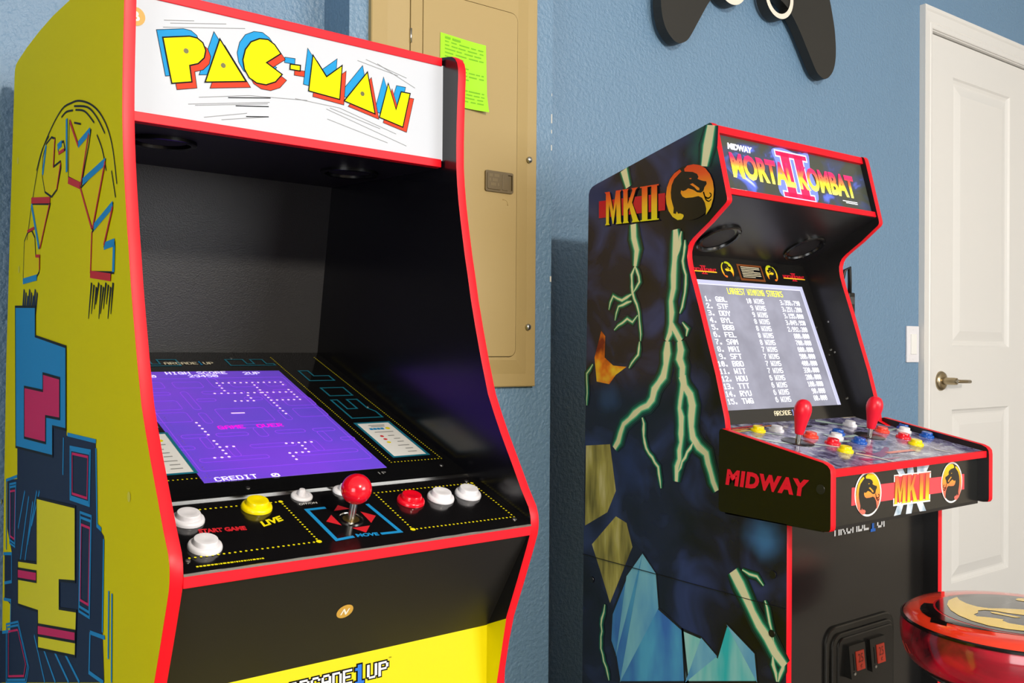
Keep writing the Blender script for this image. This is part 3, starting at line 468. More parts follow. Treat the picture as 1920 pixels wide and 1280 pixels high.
# cover: sloped border rising to a flat field
def rings(name, steps, m, parent):
    v, f = [], []
    for x0, x1, z0, z1, h in steps: v += [PF.p(x0, z0, h), PF.p(x1, z0, h), PF.p(x1, z1, h), PF.p(x0, z1, h)]
    for k in range(len(steps)-1):
        for j in range(4): f.append((4*k+j, 4*k+(j+1) % 4, 4*k+4+(j+1) % 4, 4*k+4+j))
    return obj(name, v, f, m, parent)
bL, bR, bB, bT = bx(.839), bx(1.2372), 0, bz(1.98)
rings('cover', [(bL, bR, bB, bT, 0), (bL, bR, bB, bT, .010), (bL+.002, bR-.002, bB+.002, bT-.002, .012), (bL+.034, bR-.026, bB+.027, bT-.03, .012), (bL+.078, bR-.056, bB+.056, bT-.07, .017)], TAN, BP)
dx0, dx1, dz0, dz1 = bx(.9205), bx(1.1785), bz(1.1324), bz(1.845)
holed('cover_field', rrect(bL+.078, bR-.056, bB+.056, bT-.07, .0004), rrect(dx0-.0016, dx1+.0016, dz0-.0016, dz1+.0016, .0176), PF, .008, .017, .009, TAN, BP)
hx = bx(.9477)
leaf = rrect(dx0, dx1, dz0, dz1, .016)
prism('door_leaf', [(hx+.0008, dz0)]+[p for p in leaf[21:]]+[p for p in leaf[:7]]+[(hx+.0008, dz1)], PF, .010, .0186, TAN, BP, bv=.0006)
prism('hinge_strip', [(hx-.0008, dz1)]+leaf[7:21]+[(hx-.0008, dz0)], PF, .010, .0186, TAN, BP, bv=.0006)
tube('hinge_pin', [PF.p(bx(.9205), bz(1.735), .0188), PF.p(bx(.9205), bz(1.762), .0188)], .0022, STEEL, BP)
tube('hinge_pin', [PF.p(bx(.9205), bz(1.235), .0188), PF.p(bx(.9205), bz(1.262), .0188)], .0022, STEEL, BP)
LT = mat('brown_latch_plastic', (104, 88, 58), .45)
latch = holed('latch', rrect(bx(1.0965), bx(1.167), bz(1.4690), bz(1.5115), .004), rrect(bx(1.1535), bx(1.1645), bz(1.4745), bz(1.5065), .001), PF, .017, .0225, .0188, LT, BP)
prism('latch_grip', rrect(bx(1.1005), bx(1.134), bz(1.4735), bz(1.507), .003), PF, .022, .0242, LT, latch, bv=.0006)
prism('latch_slide', rrect(bx(1.1385), bx(1.1525), bz(1.4735), bz(1.507), .002), PF, .022, .0236, LT, latch, bv=.0006)
decal('latch_lettering', PF, [ [(bx(1.105)+i*.0042, bz(1.481)+j*.009), (bx(1.105)+i*.0042+.003, bz(1.481)+j*.009), (bx(1.105)+i*.0042+.003, bz(1.481)+j*.009+.006), (bx(1.105)+i*.0042, bz(1.481)+j*.009+.006)] for i in range(6) for j in range(3) if (i*3+j) % 4], mat('latch_relief', (122, 105, 72), .5), latch, .0244)
tube('knockout_mark', [PF.p(x, z, .0186) for x, z in ((bx(1.142), bz(1.4555)), (bx(1.150), bz(1.4555)), (bx(1.1545), bz(1.452)), (bx(1.1555), bz(1.444)))], .0009, TAN, BP, 8)
for z in (1.5473, 1.1943): lathe('screw', [(.0068, 0), (.0066, .0022), (.0045, .0042), (.0015, .0048)], PF.p(bx(1.2147), bz(z), .0145), (0, -1, 0), STEEL, BP, 16)
# neon green inspection notice stuck to the panel door
GREEN = mat('neon_green_paper', (162, 236, 6), .6); GREEND = mat('green_print', (118, 186, 10), .7)
note = tag(empty('inspection_notice', (1.043, YP-.0186, 1.63)), 'neon green paper inspection notice stuck on the tan breaker panel door', 'notice')
NV, NFc, NN = [], [], 8
def npt(u, w):
    x = -.056+.107*u+.004*(1-w)*(u-.2); z = .1325*w+.006*(1-u)*(w) - .004*u*(1-w); hh = .0012+.0075*max(0, u-.55)**2*4*(1-.4*w)+.006*max(0, .25-w)*u*4
    return (x, -hh, z)
for j in range(NN+1):
    for i in range(NN+1): NV.append(npt(i/NN, j/NN))
for j in range(NN):
    for i in range(NN): NFc.append((j*(NN+1)+i, j*(NN+1)+i+1, (j+1)*(NN+1)+i+1, (j+1)*(NN+1)+i))
sheet = obj('sheet', NV, NFc, GREEN, note, smooth=True)
lv, lf = [], []
rr = random.Random(3)
for k in range(17):
    w = .95-.053*k; u = .1
    while u < .92:
        du = rr.uniform(.08, .25); u1 = min(.94, u+du); th = .009 if k else .016
        b = len(lv)
        for uu, ww in ((u, w-th), (u1, w-th), (u1, w+th), (u, w+th)):
            p = npt(uu, ww); lv.append((p[0], p[1]-.0006, p[2]))
        lf.append((b, b+1, b+2, b+3)); u = u1+rr.uniform(.02, .06)
        if rr.random() < .12: break
obj('printed_lines', lv, lf, GREEND, sheet)

# black wall plaque shaped like a game pad
PADC = (2.059, YW)
pad = tag(empty('gamepad_wall_plaque', (PADC[0], YW, 1.92)), 'black wooden game controller cut-out with white rings on blue wall', 'wall decoration')
PADM = add_bump(mat('black_painted_wood', (36, 34, 29), .5), 220, .15, .0006)
PADE = PADM
half = [(.0, 2.135), (.075, 2.130), (.135, 2.108), (.187, 2.059), (.229, 2.003), (.266, 1.9524), (.287, 1.9352), (.313, 1.9290), (.337, 1.9401), (.359, 1.9661), (.370, 2.0112), (.367, 2.0733), (.355, 2.1268), (.337, 2.1821), (.312, 2.232), (.27, 2.263), (.21, 2.276), (.16, 2.268), (.12, 2.255), (.0, 2.252)]
tilt = math.radians(1.9)
def padpt(x, z):
    dx, dz = x, z-2.06
    return (dx*math.cos(tilt)-dz*math.sin(tilt), dx*math.sin(tilt)+dz*math.cos(tilt)+2.06-1.92+.006)
outl = catmull(half[1:-1], 4); outl = [(0, 2.135)]+outl+[(0, 2.252)]
poly = [padpt(*p) for p in outl]+[padpt(-p[0], p[1]) for p in outl[::-1] if p[0] > 0]
board = prism('board', poly, PF, .012, .040, PADM, pad, mats=[PADE, PADM, PADE])
RINGW = mat('white_ring_paint', (236, 226, 210), .5)
for s in (-1, 1):
    c = padpt(s*.101, 2.128); n = 40; vv, ff = [], []
    for r, h in ((.063, .010), (.063, .043), (.049, .043), (.049, .010)):
        for i in range(n): t = 2*math.pi*i/n; vv.append(PF.p(c[0]+r*math.cos(t), c[1]+r*math.sin(t), h))
    fm = []
    for j in range(4):
        for i in range(n): ff.append((j*n+i, j*n+(i+1) % n, ((j+1) % 4)*n+(i+1) % n, ((j+1) % 4)*n+i)); fm.append(1 if j == 1 else 0)
    fix(obj('stick_ring', vv, ff, None, pad, mats=[PADE, RINGW], fm=fm))
for s, dx, dz in ((1, .0, .03), (1, .0, -.03), (1, .03, 0), (1, -.03, 0)):
    c = padpt(.215+dx, 2.205+dz); prism('button_disc', disc(c, .013, 16), PF, .040, .044, RINGW, pad)
c = padpt(-.215, 2.205)
prism('direction_cross', [(c[0]+a, c[1]+b) for a, b in ((-.04, -.013), (-.013, -.013), (-.013, -.04), (.013, -.04), (.013, -.013), (.04, -.013), (.04, .013), (.013, .013), (.013, .04), (-.013, .04), (-.013, .013), (-.04, .013))], PF, .040, .044, RINGW, pad)
for x in (-.2, .2): c = padpt(x, 2.2); prism('standoff', disc(c, .012, 12), PF, 0, .013, PADE, pad)

# plug and outlet cover behind the fighting cabinet
pl = tag(empty('power_adapter', (2.528, YW, 1.29)), 'small black power adapter on the wall behind the black arcade cabinet', 'power adapter')
box('adapter_body', -.016, .016, -.035, 0, -.04, .035, mat('black_plastic', (22, 22, 22), .4), pl, .003)
box('adapter_label', -.012, .012, -.0356, -.0348, .0, .022, mat('adapter_label_grey', (70, 72, 74), .4), pl)
tube('adapter_cord', [(-.006, -.03, .034), (-.012, -.034, .07), (-.02, -.038, .11), (-.034, -.03, .10), (-.04, -.02, .04), (-.042, -.012, -.4), (-.05, -.012, -1.284)], .006, mat('black_plastic', (22, 22, 22), .4), pl)

# ------------------------------------------------------------------ yellow maze-game cabinet
def trimmed(prof, z0): return [p for p in prof if p[1] >= z0]
PACROT = math.radians(1.5)
pac = tag(empty('arcade_cabinet', (.2707, .8813, 0), PACROT), 'yellow arcade cabinet with red edging, white lit marquee and purple maze screen', 'arcade cabinet')
PW_, PT = .4476, .0126; A0, A1 = PT, PW_-PT
front_prof = [(.045, 0), (.045, .12), (.056, .35), (.066, .55), (.068, .66), (.0672, .70), (.0645, .741), (.0565, .778), (.047, .812), (.036, .838), (.025, .864), (.008, .906), (.002, .922), (.0004, .930), (0, .938), (.0008, .946), (.0045, .956), (.019, .976), (.034, 1.0), (.0475, 1.021), (.061, 1.042), (.075, 1.066), (.088, 1.09), (.103, 1.133), (.117, 1.178), (.127, 1.213), (.135, 1.247), (.1415, 1.272), (.147, 1.297), (.152, 1.32), (.157, 1.346), (.1605, 1.37), (.163, 1.395), (.1635, 1.43), (.1625, 1.465), (.161, 1.50), (.160, 1.518), (.1605, 1.528), (.163, 1.5365), (.168, 1.543), (.176, 1.5475), (.19, 1.5505)]
back_prof = [(.30, 1.570), (.39, 1.5835), (.48, 1.588), (.56, 1.588), (.64, 1.585), (.70, 1.580), (.715, 1.5775), (.7225, 1.571), (.725, 1.560), (.743, 1.37), (.765, 1.12), (.773, .80), (.774, 0)]
SF = Frame((0, 0, 0), (0, 1, 0), (0, 0, 1), (-1, 0, 0))       # left side, outward = -x ; h from 0 (outer) to -PT (inner)
outline = front_prof+back_prof
SIDEY = mat('yellow_side_vinyl', (226, 212, 0), .6, spec=.05)
EDGE = mat('side_board_edge', (26, 22, 14), .5)
INSIDE = mat('black_side_lining', (16, 16, 20), .22, spec=.6)
def pac_side(a_out, a_in, left):
    F = Frame((a_out, 0, 0), (0, 1, 0), (0, 0, 1), (1 if a_in > a_out else -1, 0, 0))
    o = prism('side_panel', outline, F, 0, PT, None, pac, mats=[SIDEY, INSIDE, EDGE])
    edge_trim('edge_trim', front_prof, 0, PT, F, RED, o)
    return o
sideL = pac_side(0, PT, True); sideR = pac_side(PW_, PW_-PT, False)
# yellow lower lining of the far side panel, below the slanted apron
decal('inner_lining', Frame((A1, 0, 0), (0, 1, 0), (0, 0, 1), (-1, 0, 0)), [[(.070, .70), (.046, .8108), (.0865, .794), (.0865, .2), (.062, .2)]], SIDEY, sideR, .0006)
# boards between the sides
def board_between(name, p0, p1, th, m, bv=0, a0=A0, a1=A1):
    F = profile_plane(p0, p1); L = math.hypot(p1[0]-p0[0], p1[1]-p0[1])
    return prism(name, [(a0, 0), (a1, 0), (a1, L), (a0, L)], F, -th, 0, m, pac, bv=bv), F
lower, YF = board_between('lower_front_panel', (.086, .10), (.086, .794), .010, YEL)
KF = Frame((0, .006, .9215), (1, 0, 0), (0, .080, -.128), (0, -.128, -.080)); KL = math.hypot(.080, .128)
apron = prism('apron_panel', [(A0, 0), (A1, 0), (A1, KL), (A0, KL)], KF, -.009, 0, BLACKM, pac)
cpl = math.hypot(.1336, .0462)
cpan, CF = board_between('control_panel', (.0006, .9355), (.1336, .9817), .010, mat('control_panel_overlay', (17, 16, 17), .14))
CF = profile_plane((0, .9355), (.1336, .9817))
box('front_rail', A0, A1, -.0005, .016, .9225, .9345, REDBAR, pac, .0006)
# clear cover plate edge lines, front and rear
box('cover_edge', A0, A1, -.0012, .0006, .9338, .9362, ACR, cpan)
prism('cover_edge', [(A0, cpl-.0025), (A1, cpl-.0025), (A1, cpl), (A0, cpl)], CF, 0, .0022, ACR, cpan)
prism('cover_edge', [(A1-.0016, .003), (A1-.0002, .003), (A1-.0002, cpl-.003), (A1-.0016, cpl-.003)], CF, 0, .0012, ACR, cpan)
BZ0, BZ1 = (.1366, .9857), (.5400, 1.1300)
bdx, bdz = BZ1[0]-BZ0[0], BZ1[1]-BZ0[1]; bL_ = math.hypot(bdx, bdz)
bezel, BF_ = board_between('bezel', BZ0, (BZ0[0]+bdx*1.075, BZ0[1]+bdz*1.075), .008, mat('bezel_black_gloss', (15, 15, 16), .1))
IFr = Frame((0, .5690, 1.1270), (1, 0, 0), (0, -.0484, .288), (0, -.288, -.0484))
inner = prism('inner_back_board', [(A0, 0), (A1, 0), (A1, .294), (A0, .294)], IFr, -.008, 0, add_bump(mat('charcoal_textured_board', (46, 46, 46), .42), 520, .5, .0012), pac)
SPF = Frame((0, .1945, 1.3985), (1, 0, 0), (0, .3261, .0145), (0, .0145, -.3261))
spk = prism('speaker_panel', [(A0, .0125), (A1, .0125), (A1, .330), (A0, .330)], SPF, -.01, 0, BLACKM, pac)
GR = mat('speaker_grille', (30, 28, 28), .5)
for a, b in ((.0858, .3263), (.3661, .3706)):
    bb = .30 if a < .2 else .335
    c = SPF.p(a, bb-.1945, 0)
    ring = lathe('speaker_ring', [(.042, 0), (.042, .004), (.040, .0055), (.035, .0045), (.034, .001)], c, SPF.n, mat('black_speaker_ring', (14, 14, 15), .22), pac, 36)
    lathe('speaker_grille', [(.034, .0005), (.020, .0022), (.002, .0028)], c, SPF.n, add_bump(GR, 1400, .5, .0006), ring, 24)
MQF = Frame((0, .1945, 0), (1, 0, 0), (0, 0, 1), (0, -1, 0))
MQW = mat('backlit_marquee', (170, 172, 176), .35, emit=(232, 236, 244), es=.5, spec=.15)
mq = prism('marquee', [(A0, 1.4085), (A1, 1.4085), (A1, 1.5400), (A0, 1.5400)], MQF, -.006, -.0022, MQW, pac)
prism('marquee_rail', [(A0, 1.3985), (A1-.003, 1.3985), (A1-.003, 1.4095), (A0, 1.4095)], MQF, -.012, 0, REDBAR, pac, bv=.0006)
prism('marquee_rail', [(A0, 1.5385), (A1-.003, 1.5385), (A1-.003, 1.5497), (A0, 1.5497)], MQF, -.012, 0, REDBAR, pac, bv=.0006)
top_in = [(p[0], p[1]-.004) for p in [(.20, 1.5525)]+back_prof[:8]]
vv, ff = [], []
for p in top_in: vv += [(A0, p[0], p[1]), (A1, p[0], p[1])]
for i in range(len(top_in)-1): ff.append((2*i, 2*i+1, 2*i+3, 2*i+2))
obj('top_panel', vv, ff, BLACK, pac)
box('rear_panel', A0, A1, .70, .715, .02, 1.57, BLACK, pac)
box('base_panel', A0, A1, .10, .70, .0, .016, BLACK, pac)

# marquee print -------------------------------------------------------------
def mqm(n, c, s=.3): return mat(n, tuple(v*.85 for v in c), .5, emit=c, es=s, spec=.08)
MY, MB, MR, MK_, ML = mqm('marquee_yellow', (252, 240, 0), .5), mqm('marquee_blue', (40, 160, 225)), mqm('marquee_red', (235, 70, 44)), mat('marquee_black', (14, 14, 16), .5, spec=.08), mat('marquee_line', (120, 122, 124), .4)
MQD = Frame((0, .1945+.0022, 0), (1, 0, 0), (0, 0, 1), (0, -1, 0))
def shift(p, du, dv): return [(x+du, y+dv) for x, y in p]
Lt = PAC['mq_letters']
decals('speed_line', MQD, [ribbon(p, .0008) for p in PAC['mq_lines']], ML, mq, .0003)
decals('speed_line', MQD, [ribbon(PAC['mq_lines'][i], .0012) for i in (7, 10, 13)], MK_, mq, .0004)
decals('letter_shadow_blue', MQD, [[shift(p, -.0070, .0072)] for p in Lt], MB, mq, .0005)
decals('letter_outline', MQD, [segs(shift(p, -.0070, .0072), .0007, True) for p in Lt], MK_, mq, .00058)
decals('letter_shadow_red', MQD, [[shift(p, .0060, -.0060)] for p in Lt], MR, mq, .0007)
decals('letter_outline', MQD, [segs(shift(p, .0060, -.0060), .0007, True) for p in Lt], MK_, mq, .00078)
for i, p in enumerate(Lt): decal('logo_letter', MQD, [p], MY, mq, .0009)
decals('letter_outline', MQD, [segs(p, .0016, True) for p in Lt], MK_, mq, .0011)
decals('letter_counter', MQD, [[disc(c, .0030, 12)] for c in PAC['mq_dots']], mat('marquee_olive', (90, 88, 10), .4), mq, .0011)
sc = PAC['mq_sticker'][0]
OCH = mat('ochre_sticker', (214, 166, 70), .5); OCHW = mat('sticker_white', (250, 244, 230), .5)
decal('round_sticker', MQD, [disc(sc, .0105, 24)], OCH, mq, .0012)
text('sticker_letter', 'B', MQD, (sc[0]-.0045, sc[1]-.0056), (sc[0]+.0047, sc[1]-.0052), OCHW, mq, hgt=.0112, h=.0015, bold=.03)

# side print ------------------------------------------------------------------
SD = Frame((0, 0, 0), (0, 1, 0), (0, 0, 1), (-1, 0, 0))
decals('arched_letter', SD, [[p] for p in PAC['side_letters']], mat('yellow_side_print', (230, 210, 6), .6, spec=.05), sideL, .0004)
decals('arched_letter_outline', SD, [segs(p, .0030, True) for p in PAC['side_letters']], INK, sideL, .0006)
decals('arched_letter_blue', SD, [segs(p, .0085) for p in PAC['side_blue']], BLUEI, sideL, .0008)
decals('arched_letter_red', SD, [segs(p, .0085) for p in PAC['side_red'][:3]]+[segs(p, .0042) for p in PAC['side_red'][3:]], REDI, sideL, .0010)
decals('speed_arc', SD, [ribbon(catmull(p, 4), .0024) for p in PAC['side_arcs']], INK, sideL, .0007)
decals('speed_scratch', SD, [ribbon(p, .006, .002) for p in PAC['side_scratch']], INK, sideL, .0006)
decals('speed_streak', SD, [ribbon(p, .008, .014) for p in PAC['side_streak']], NAVY, sideL, .0006)
decal('maze_backdrop', SD, [PAC['side_navy']], NAVY, sideL, .0004)
decals('maze_line', SD, [segs(p, .0046) for p in PAC['side_navylines']], BLUEI, sideL, .0007)
for p in PAC['side_blocks']:
    c = Vector((sum(q[0] for q in p)/len(p), sum(q[1] for q in p)/len(p)))
    sh = lambda k: [tuple(c+(Vector(q)-c)*k) for q in p]
    decals('maze_block_border', SD, [segs(sh(k), .0032, True) for k in (1, .9)], BLUEI, sideL, .0008)
    decal('maze_block_border', SD, [q for q in segs(sh(.76), .0030, True)], PINK, sideL, .0009)
def slab(name, p, m, h):
    decal(name, SD, [p], m, sideL, h); decal(name+'_outline', SD, segs(p, .0034, True), INK, sideL, h+.0002)
def shrink(p, k):
    c = Vector((sum(q[0] for q in p)/len(p), sum(q[1] for q in p)/len(p))); return [tuple(c+(Vector(q)-c)*k) for q in p]
slab('maze_slab_blue', PAC['side_slab_blue'], BLUEI, .0010); slab('maze_slab_pink', PAC['side_slab_pink'], PINK, .0014)
slab('maze_slab_yellow', PAC['side_slab_yellow'], YELI, .0010)
for p in PAC['side_slab_pink2']: slab('maze_slab_pink', p, PINK, .0014)
decals('cam_lock_cover', SD, [[disc(c, .0055, 14)] for c in PAC['side_spots']], YEL, sideL, .0005)

# control panel print and hardware -----------------------------------------------
dots_ = []
for q in PAC['cp_frames']:
    for i in range(4):
        if q is PAC['cp_frames'][0] and i == 3: continue
        dots_ += dotted(q[i], q[(i+1) % 4], .0056, .00135)
stuff(decal('dotted_frame', CF, dots_, YELI, cpan, .0004))
decals('frame_corner_dot', CF, [[disc(PAC['cp_frames'][0][1], .0028)], [disc(PAC['cp_frames'][0][2], .0032)], [disc(PAC['cp_frames'][1][3], .0032)], [disc(PAC['cp_frames'][1][1], .0022)]], YELI, cpan, .0005)
decals('move_frame', CF, [segs(p, .0046) for p in PAC['cp_move']], BLUEI, cpan, .0004)
decals('move_arrow', CF, [[p] for p in PAC['cp_tri']], REDI, cpan, .0004)
T = PAC['cp_text']
text('start_game_lettering', 'START GAME', CF, T['start'][0], T['start'][1], REDI, cpan, hgt=.0090, bold=.06)
text('live_lettering', 'LIVE', CF, T['live'][0], T['live'][1], YELI, cpan, hgt=.011, bold=.05, shear=.3)
text('switch_lettering', 'OFF/ON', CF, T['off'][0], T['off'][1], WHITEI, cpan, hgt=.0042)
text('move_lettering', 'MOVE', CF, T['move'][0], T['move'][1], BLUEI, cpan, hgt=.0070, bold=.05)
rr = random.Random(5); q0, q1 = Vector(T['small'][0]), Vector(T['small'][1]); u = 0; sm = []
while u < 1:
    w = rr.uniform(.01, .05); a, b = q0.lerp(q1, u), q0.lerp(q1, min(1, u+w)); sm += ribbon([tuple(a), tuple(b)], .0024); u += w+.012
stuff(decal('fine_print', CF, sm, YELI, cpan, .0004))
def button(parent, F, c, m, r=.0170, hgt=.006, seg=28):
    o = lathe('push_button', [(r, 0), (r, .0022), (r*.95, .0042), (r*.80, .0050), (r*.76, .0046)], F.p(*c), F.n, m, parent, seg)
    lathe('plunger', [(r*.73, .003), (r*.73, .0085), (r*.68, .0100), (r*.55, .0103), (r*.3, .0097), (r*.02, .0094)], F.p(*c), F.n, m, o, seg)
    return o
for c, m in zip(PAC['cp_buttons'], (PW, PW, PY, PR, PW, PW)): button(pac, CF, c, m)
for c in PAC['cp_small']:
    o = lathe('toggle_switch', [(.0125, 0), (.0125, .0018), (.0112, .0032), (.0085, .0032), (.0080, .0015)], CF.p(*c), CF.n, PW, pac, 24)
    lathe('toggle_knob', [(.0042, .001), (.0042, .0075), (.0032, .0092), (.0008, .0096)], CF.p(c[0], c[1]+.001), CF.n, PW, o, 16)
js = empty('joystick', (0, 0, 0)); js.parent = pac
jc = PAC['cp_stick'][0]
lathe('hole_rim', [(.0150, 0), (.0150, .0010), (.0136, .0012), (.0132, .0004)], CF.p(*jc), CF.n, ACR, js, 28)
lathe('dust_washer', [(.0132, .0002), (.0060, .0006)], CF.p(*jc), CF.n, mat('brass_washer', (120, 100, 50), .35, .8), js, 24)
lathe('shaft', [(.0042, 0), (.0042, .024), (.0040, .026)], CF.p(*jc), CF.n, STEEL, js, 18)
R = .0172; bc = CF.p(*jc)+CF.n*.0372
lathe('ball_top', [(R*math.sin(math.pi*i/18)+1e-5, -R*math.cos(math.pi*i/18)) for i in range(19)], bc, CF.n, PR, js, 32)
for c in PAC['cp_screws']: lathe('panel_screw', [(.0028, 0), (.0026, .0010), (.001, .0014)], CF.p(*c), CF.n, STEEL, pac, 12)

# bezel and screen -----------------------------------------------------------------
BDF = profile_plane(BZ0, BZ1)
sx0, sx1, sv0, sv1 = .0925, .3300, .0287, .3745
SCR = mat('purple_screen', (60, 40, 130), .2)
noise_color(SCR, 7, [(.3, (92, 68, 196)), (.7, (112, 64, 206))], 2, emit=.62)
screen = prism('screen', [(sx0, sv0), (sx1, sv0), (sx1, sv1), (sx0, sv1)], BDF, -.002, .0004, SCR, bezel)
MZ = mat('screen_maze_line', (130, 60, 214), .3, emit=(142, 74, 226), es=.75)
SW = mat('screen_white', (240, 230, 250), .3, emit=(240, 228, 250), es=.9); SMG = mat('screen_magenta', (240, 0, 200), .3, emit=(244, 0, 206), es=.95); SDOT = mat('screen_dot', (250, 214, 226), .3, emit=(252, 216, 230), es=.95)
mz = []
def mrect(x0, x1, v0, v1): return segs(rrect(sx0+x0, sx0+x1, sv0+v0, sv0+v1, min(.004, (x1-x0)/2.2, (v1-v0)/2.2), 2), .0011, True)
for mirror in (0, 1):
    for x0, x1, v0, v1 in ((.014, .044, .282, .304), (.058, .098, .282, .304), (.014, .044, .258, .268), (.058, .068, .205, .268), (.072, .098, .232, .242), (.0, .044, .208, .238), (.0, .044, .168, .198), (.058, .068, .160, .194), (.058, .100, .118, .128), (.014, .046, .118, .128), (.034, .044, .086, .118), (.0, .020, .086, .096), (.014, .100, .050, .060), (.058, .068, .060, .092)):
        W_ = sx1-sx0
        if mirror: x0, x1 = W_-x1, W_-x0
        mz += mrect(x0, x1, v0, v1)
W_ = sx1-sx0
for x0, x1, v0, v1 in ((.112, .125, .282, .318), (.088, W_-.088, .258, .268), (.084, W_-.084, .160, .205), (.088, W_-.088, .140, .150), (.112, .125, .112, .140), (.088, W_-.088, .080, .090), (.006, W_-.006, .028, .318)): mz += mrect(x0, x1, v0, v1)
stuff(decal('screen_maze', BDF, mz, MZ, screen, .0007))
dd = []
for a, b, n in PAC['scr_dots']:
    for i in range(n): t = i/max(1, n-1); dd.append(disc((a[0]+(b[0]-a[0])*t, a[1]+(b[1]-a[1])*t), .0019, 8))
stuff(decal('screen_dots', BDF, dd, SDOT, screen, .0009))
decal('screen_bar', BDF, ribbon(PAC['scr_bar'], .0026), SDOT, screen, .0009)
ST = PAC['scr_text']
def stext(name, key, s, m, hgt):
    o, e = ST[key][0], ST[key][1]; decal(name, BDF, pixels(s, o, (e[0], o[1]), (o[0], o[1]+hgt), .12), m, screen, .0009)
stext('score_lettering', 'HIGH SCORE', 'HIGH SCORE', SW, .0105); stext('score_lettering', '29450', '29450', SW, .0098); stext('score_lettering', '2UP', '2UP', SW, .0105); stext('score_lettering', '0', '0', SW, .0095)
stext('game_over_lettering', 'GAME', 'GAME', SMG, .0105); stext('game_over_lettering', 'OVER', 'OVER', SMG, .0105)
stext('credit_lettering', 'CREDIT', 'CREDIT', SW, .0105); stext('credit_lettering', '00', '0', SW, .0095)
# bezel print: dotted frames, maze lines, instruction cards, maker's name
for mirror in (0, 1):
    fx = (lambda x: PW_-x) if mirror else (lambda x: x)
    q = [(fx(x), y) for x, y in ((.3410, .4330), (.3440, .0413), (.4225, .0410), (.4180, .4330))]
    stuff(decal('dotted_frame', BDF, [d for i in range(3) for d in dotted(q[i], q[i+1], .0052, .0011)], YELI, bezel, .0004))
    cq = [(fx(x), y) for x, y in ((.3553, .0550), (.4100, .0550), (.4100, .1655), (.3553, .1655))]
    card = decal('instruction_card', BDF, [cq], WHITEI, bezel, .0005)
    decal('card_border', BDF, segs(cq, .0040, True), TEAL, card, .0008)
    x0 = min(c[0] for c in cq)+.008
    decal('card_print', BDF, [[(x0+a, .055+b), (x0+a+w, .055+b), (x0+a+w, .055+b+.0022), (x0+a, .055+b+.0022)] for a, b, w in ((.008, .100, .026), (.010, .0955, .022), (.006, .077, .030), (.020, .064, .010), (.024, .054, .010), (.024, .044, .010), (.018, .032, .018), (.024, .022, .012), (.022, .012, .014))], GREYI, card, .0008)['kind'] = 'stuff'
    decals('card_title', BDF, [[[(x0+.004+i*.0058, .141), (x0+.0088+i*.0058, .141), (x0+.0088+i*.0058, .1468), (x0+.004+i*.0058, .1468)]] for i in range(4)], BLUEI, card, .0009)
    decal('card_badge', BDF, [disc((x0+.033, .1442), .0036, 12)], YELI, card, .0009)
    decals('card_picture', BDF, [[disc((x0+.010, .1195), .003, 6)], [disc((x0+.010, .1095), .003, 6)]], REDI, card, .0009)
    decal('card_picture', BDF, [disc((x0+.010, .0995), .003, 8)], YELI, card, .0009)
    mzl = [[(fx(x), y) for x, y in p] for p in ([(.3700, .218), (.3860, .218), (.3860, .252), (.4030, .252), (.4030, .218), (.4100, .205), (.4100, .184), (.3600, .184), (.3600, .252), (.3700, .252), (.3700, .218)], [(.366, .268), (.404, .268), (.404, .300), (.366, .300), (.366, .268)], [(.362, .330), (.404, .330), (.404, .350), (.378, .350), (.378, .372), (.362, .372), (.362, .330)])]
    decals('maze_line', BDF, [segs(p, .0030) for p in mzl], TEAL, bezel, .0005)
    decal('maze_line', BDF, [s for p in [[(fx(x), y) for x, y in p] for p in ([(.262, .398), (.262, .424), (.290, .424), (.290, .405), (.302, .405), (.302, .424), (.322, .424), (.322, .405), (.334, .405), (.334, .398), (.262, .398)],)] for s in segs(p, .0026)], TEAL, bezel, .0005)
A_ = PAC['bz_text']['arc']
decals('maker_lettering', BDF, [pixels('ARCADE', (.1640, .4030), (.2130, .4030), (.1640, .4130), .25), pixels('UP', (.2225, .4030), (.2380, .4030), (.2225, .4130), .25)], CREAM, bezel, .0006)
decal('maker_lettering', BDF, pixels('1', (.2150, .4010), (.2210, .4010), (.2150, .4160), .1), BLUEI, bezel, .0006)
for c in PAC['bz_screws']: lathe('bezel_screw', [(.0026, 0), (.0024, .0008), (.001, .0011)], BDF.p(*c), BDF.n, STEEL, pac, 12)
text('player_lettering', '1P', BDF, (.3105, .0118), (.3215, .0118), GREYI, bezel, hgt=.006)

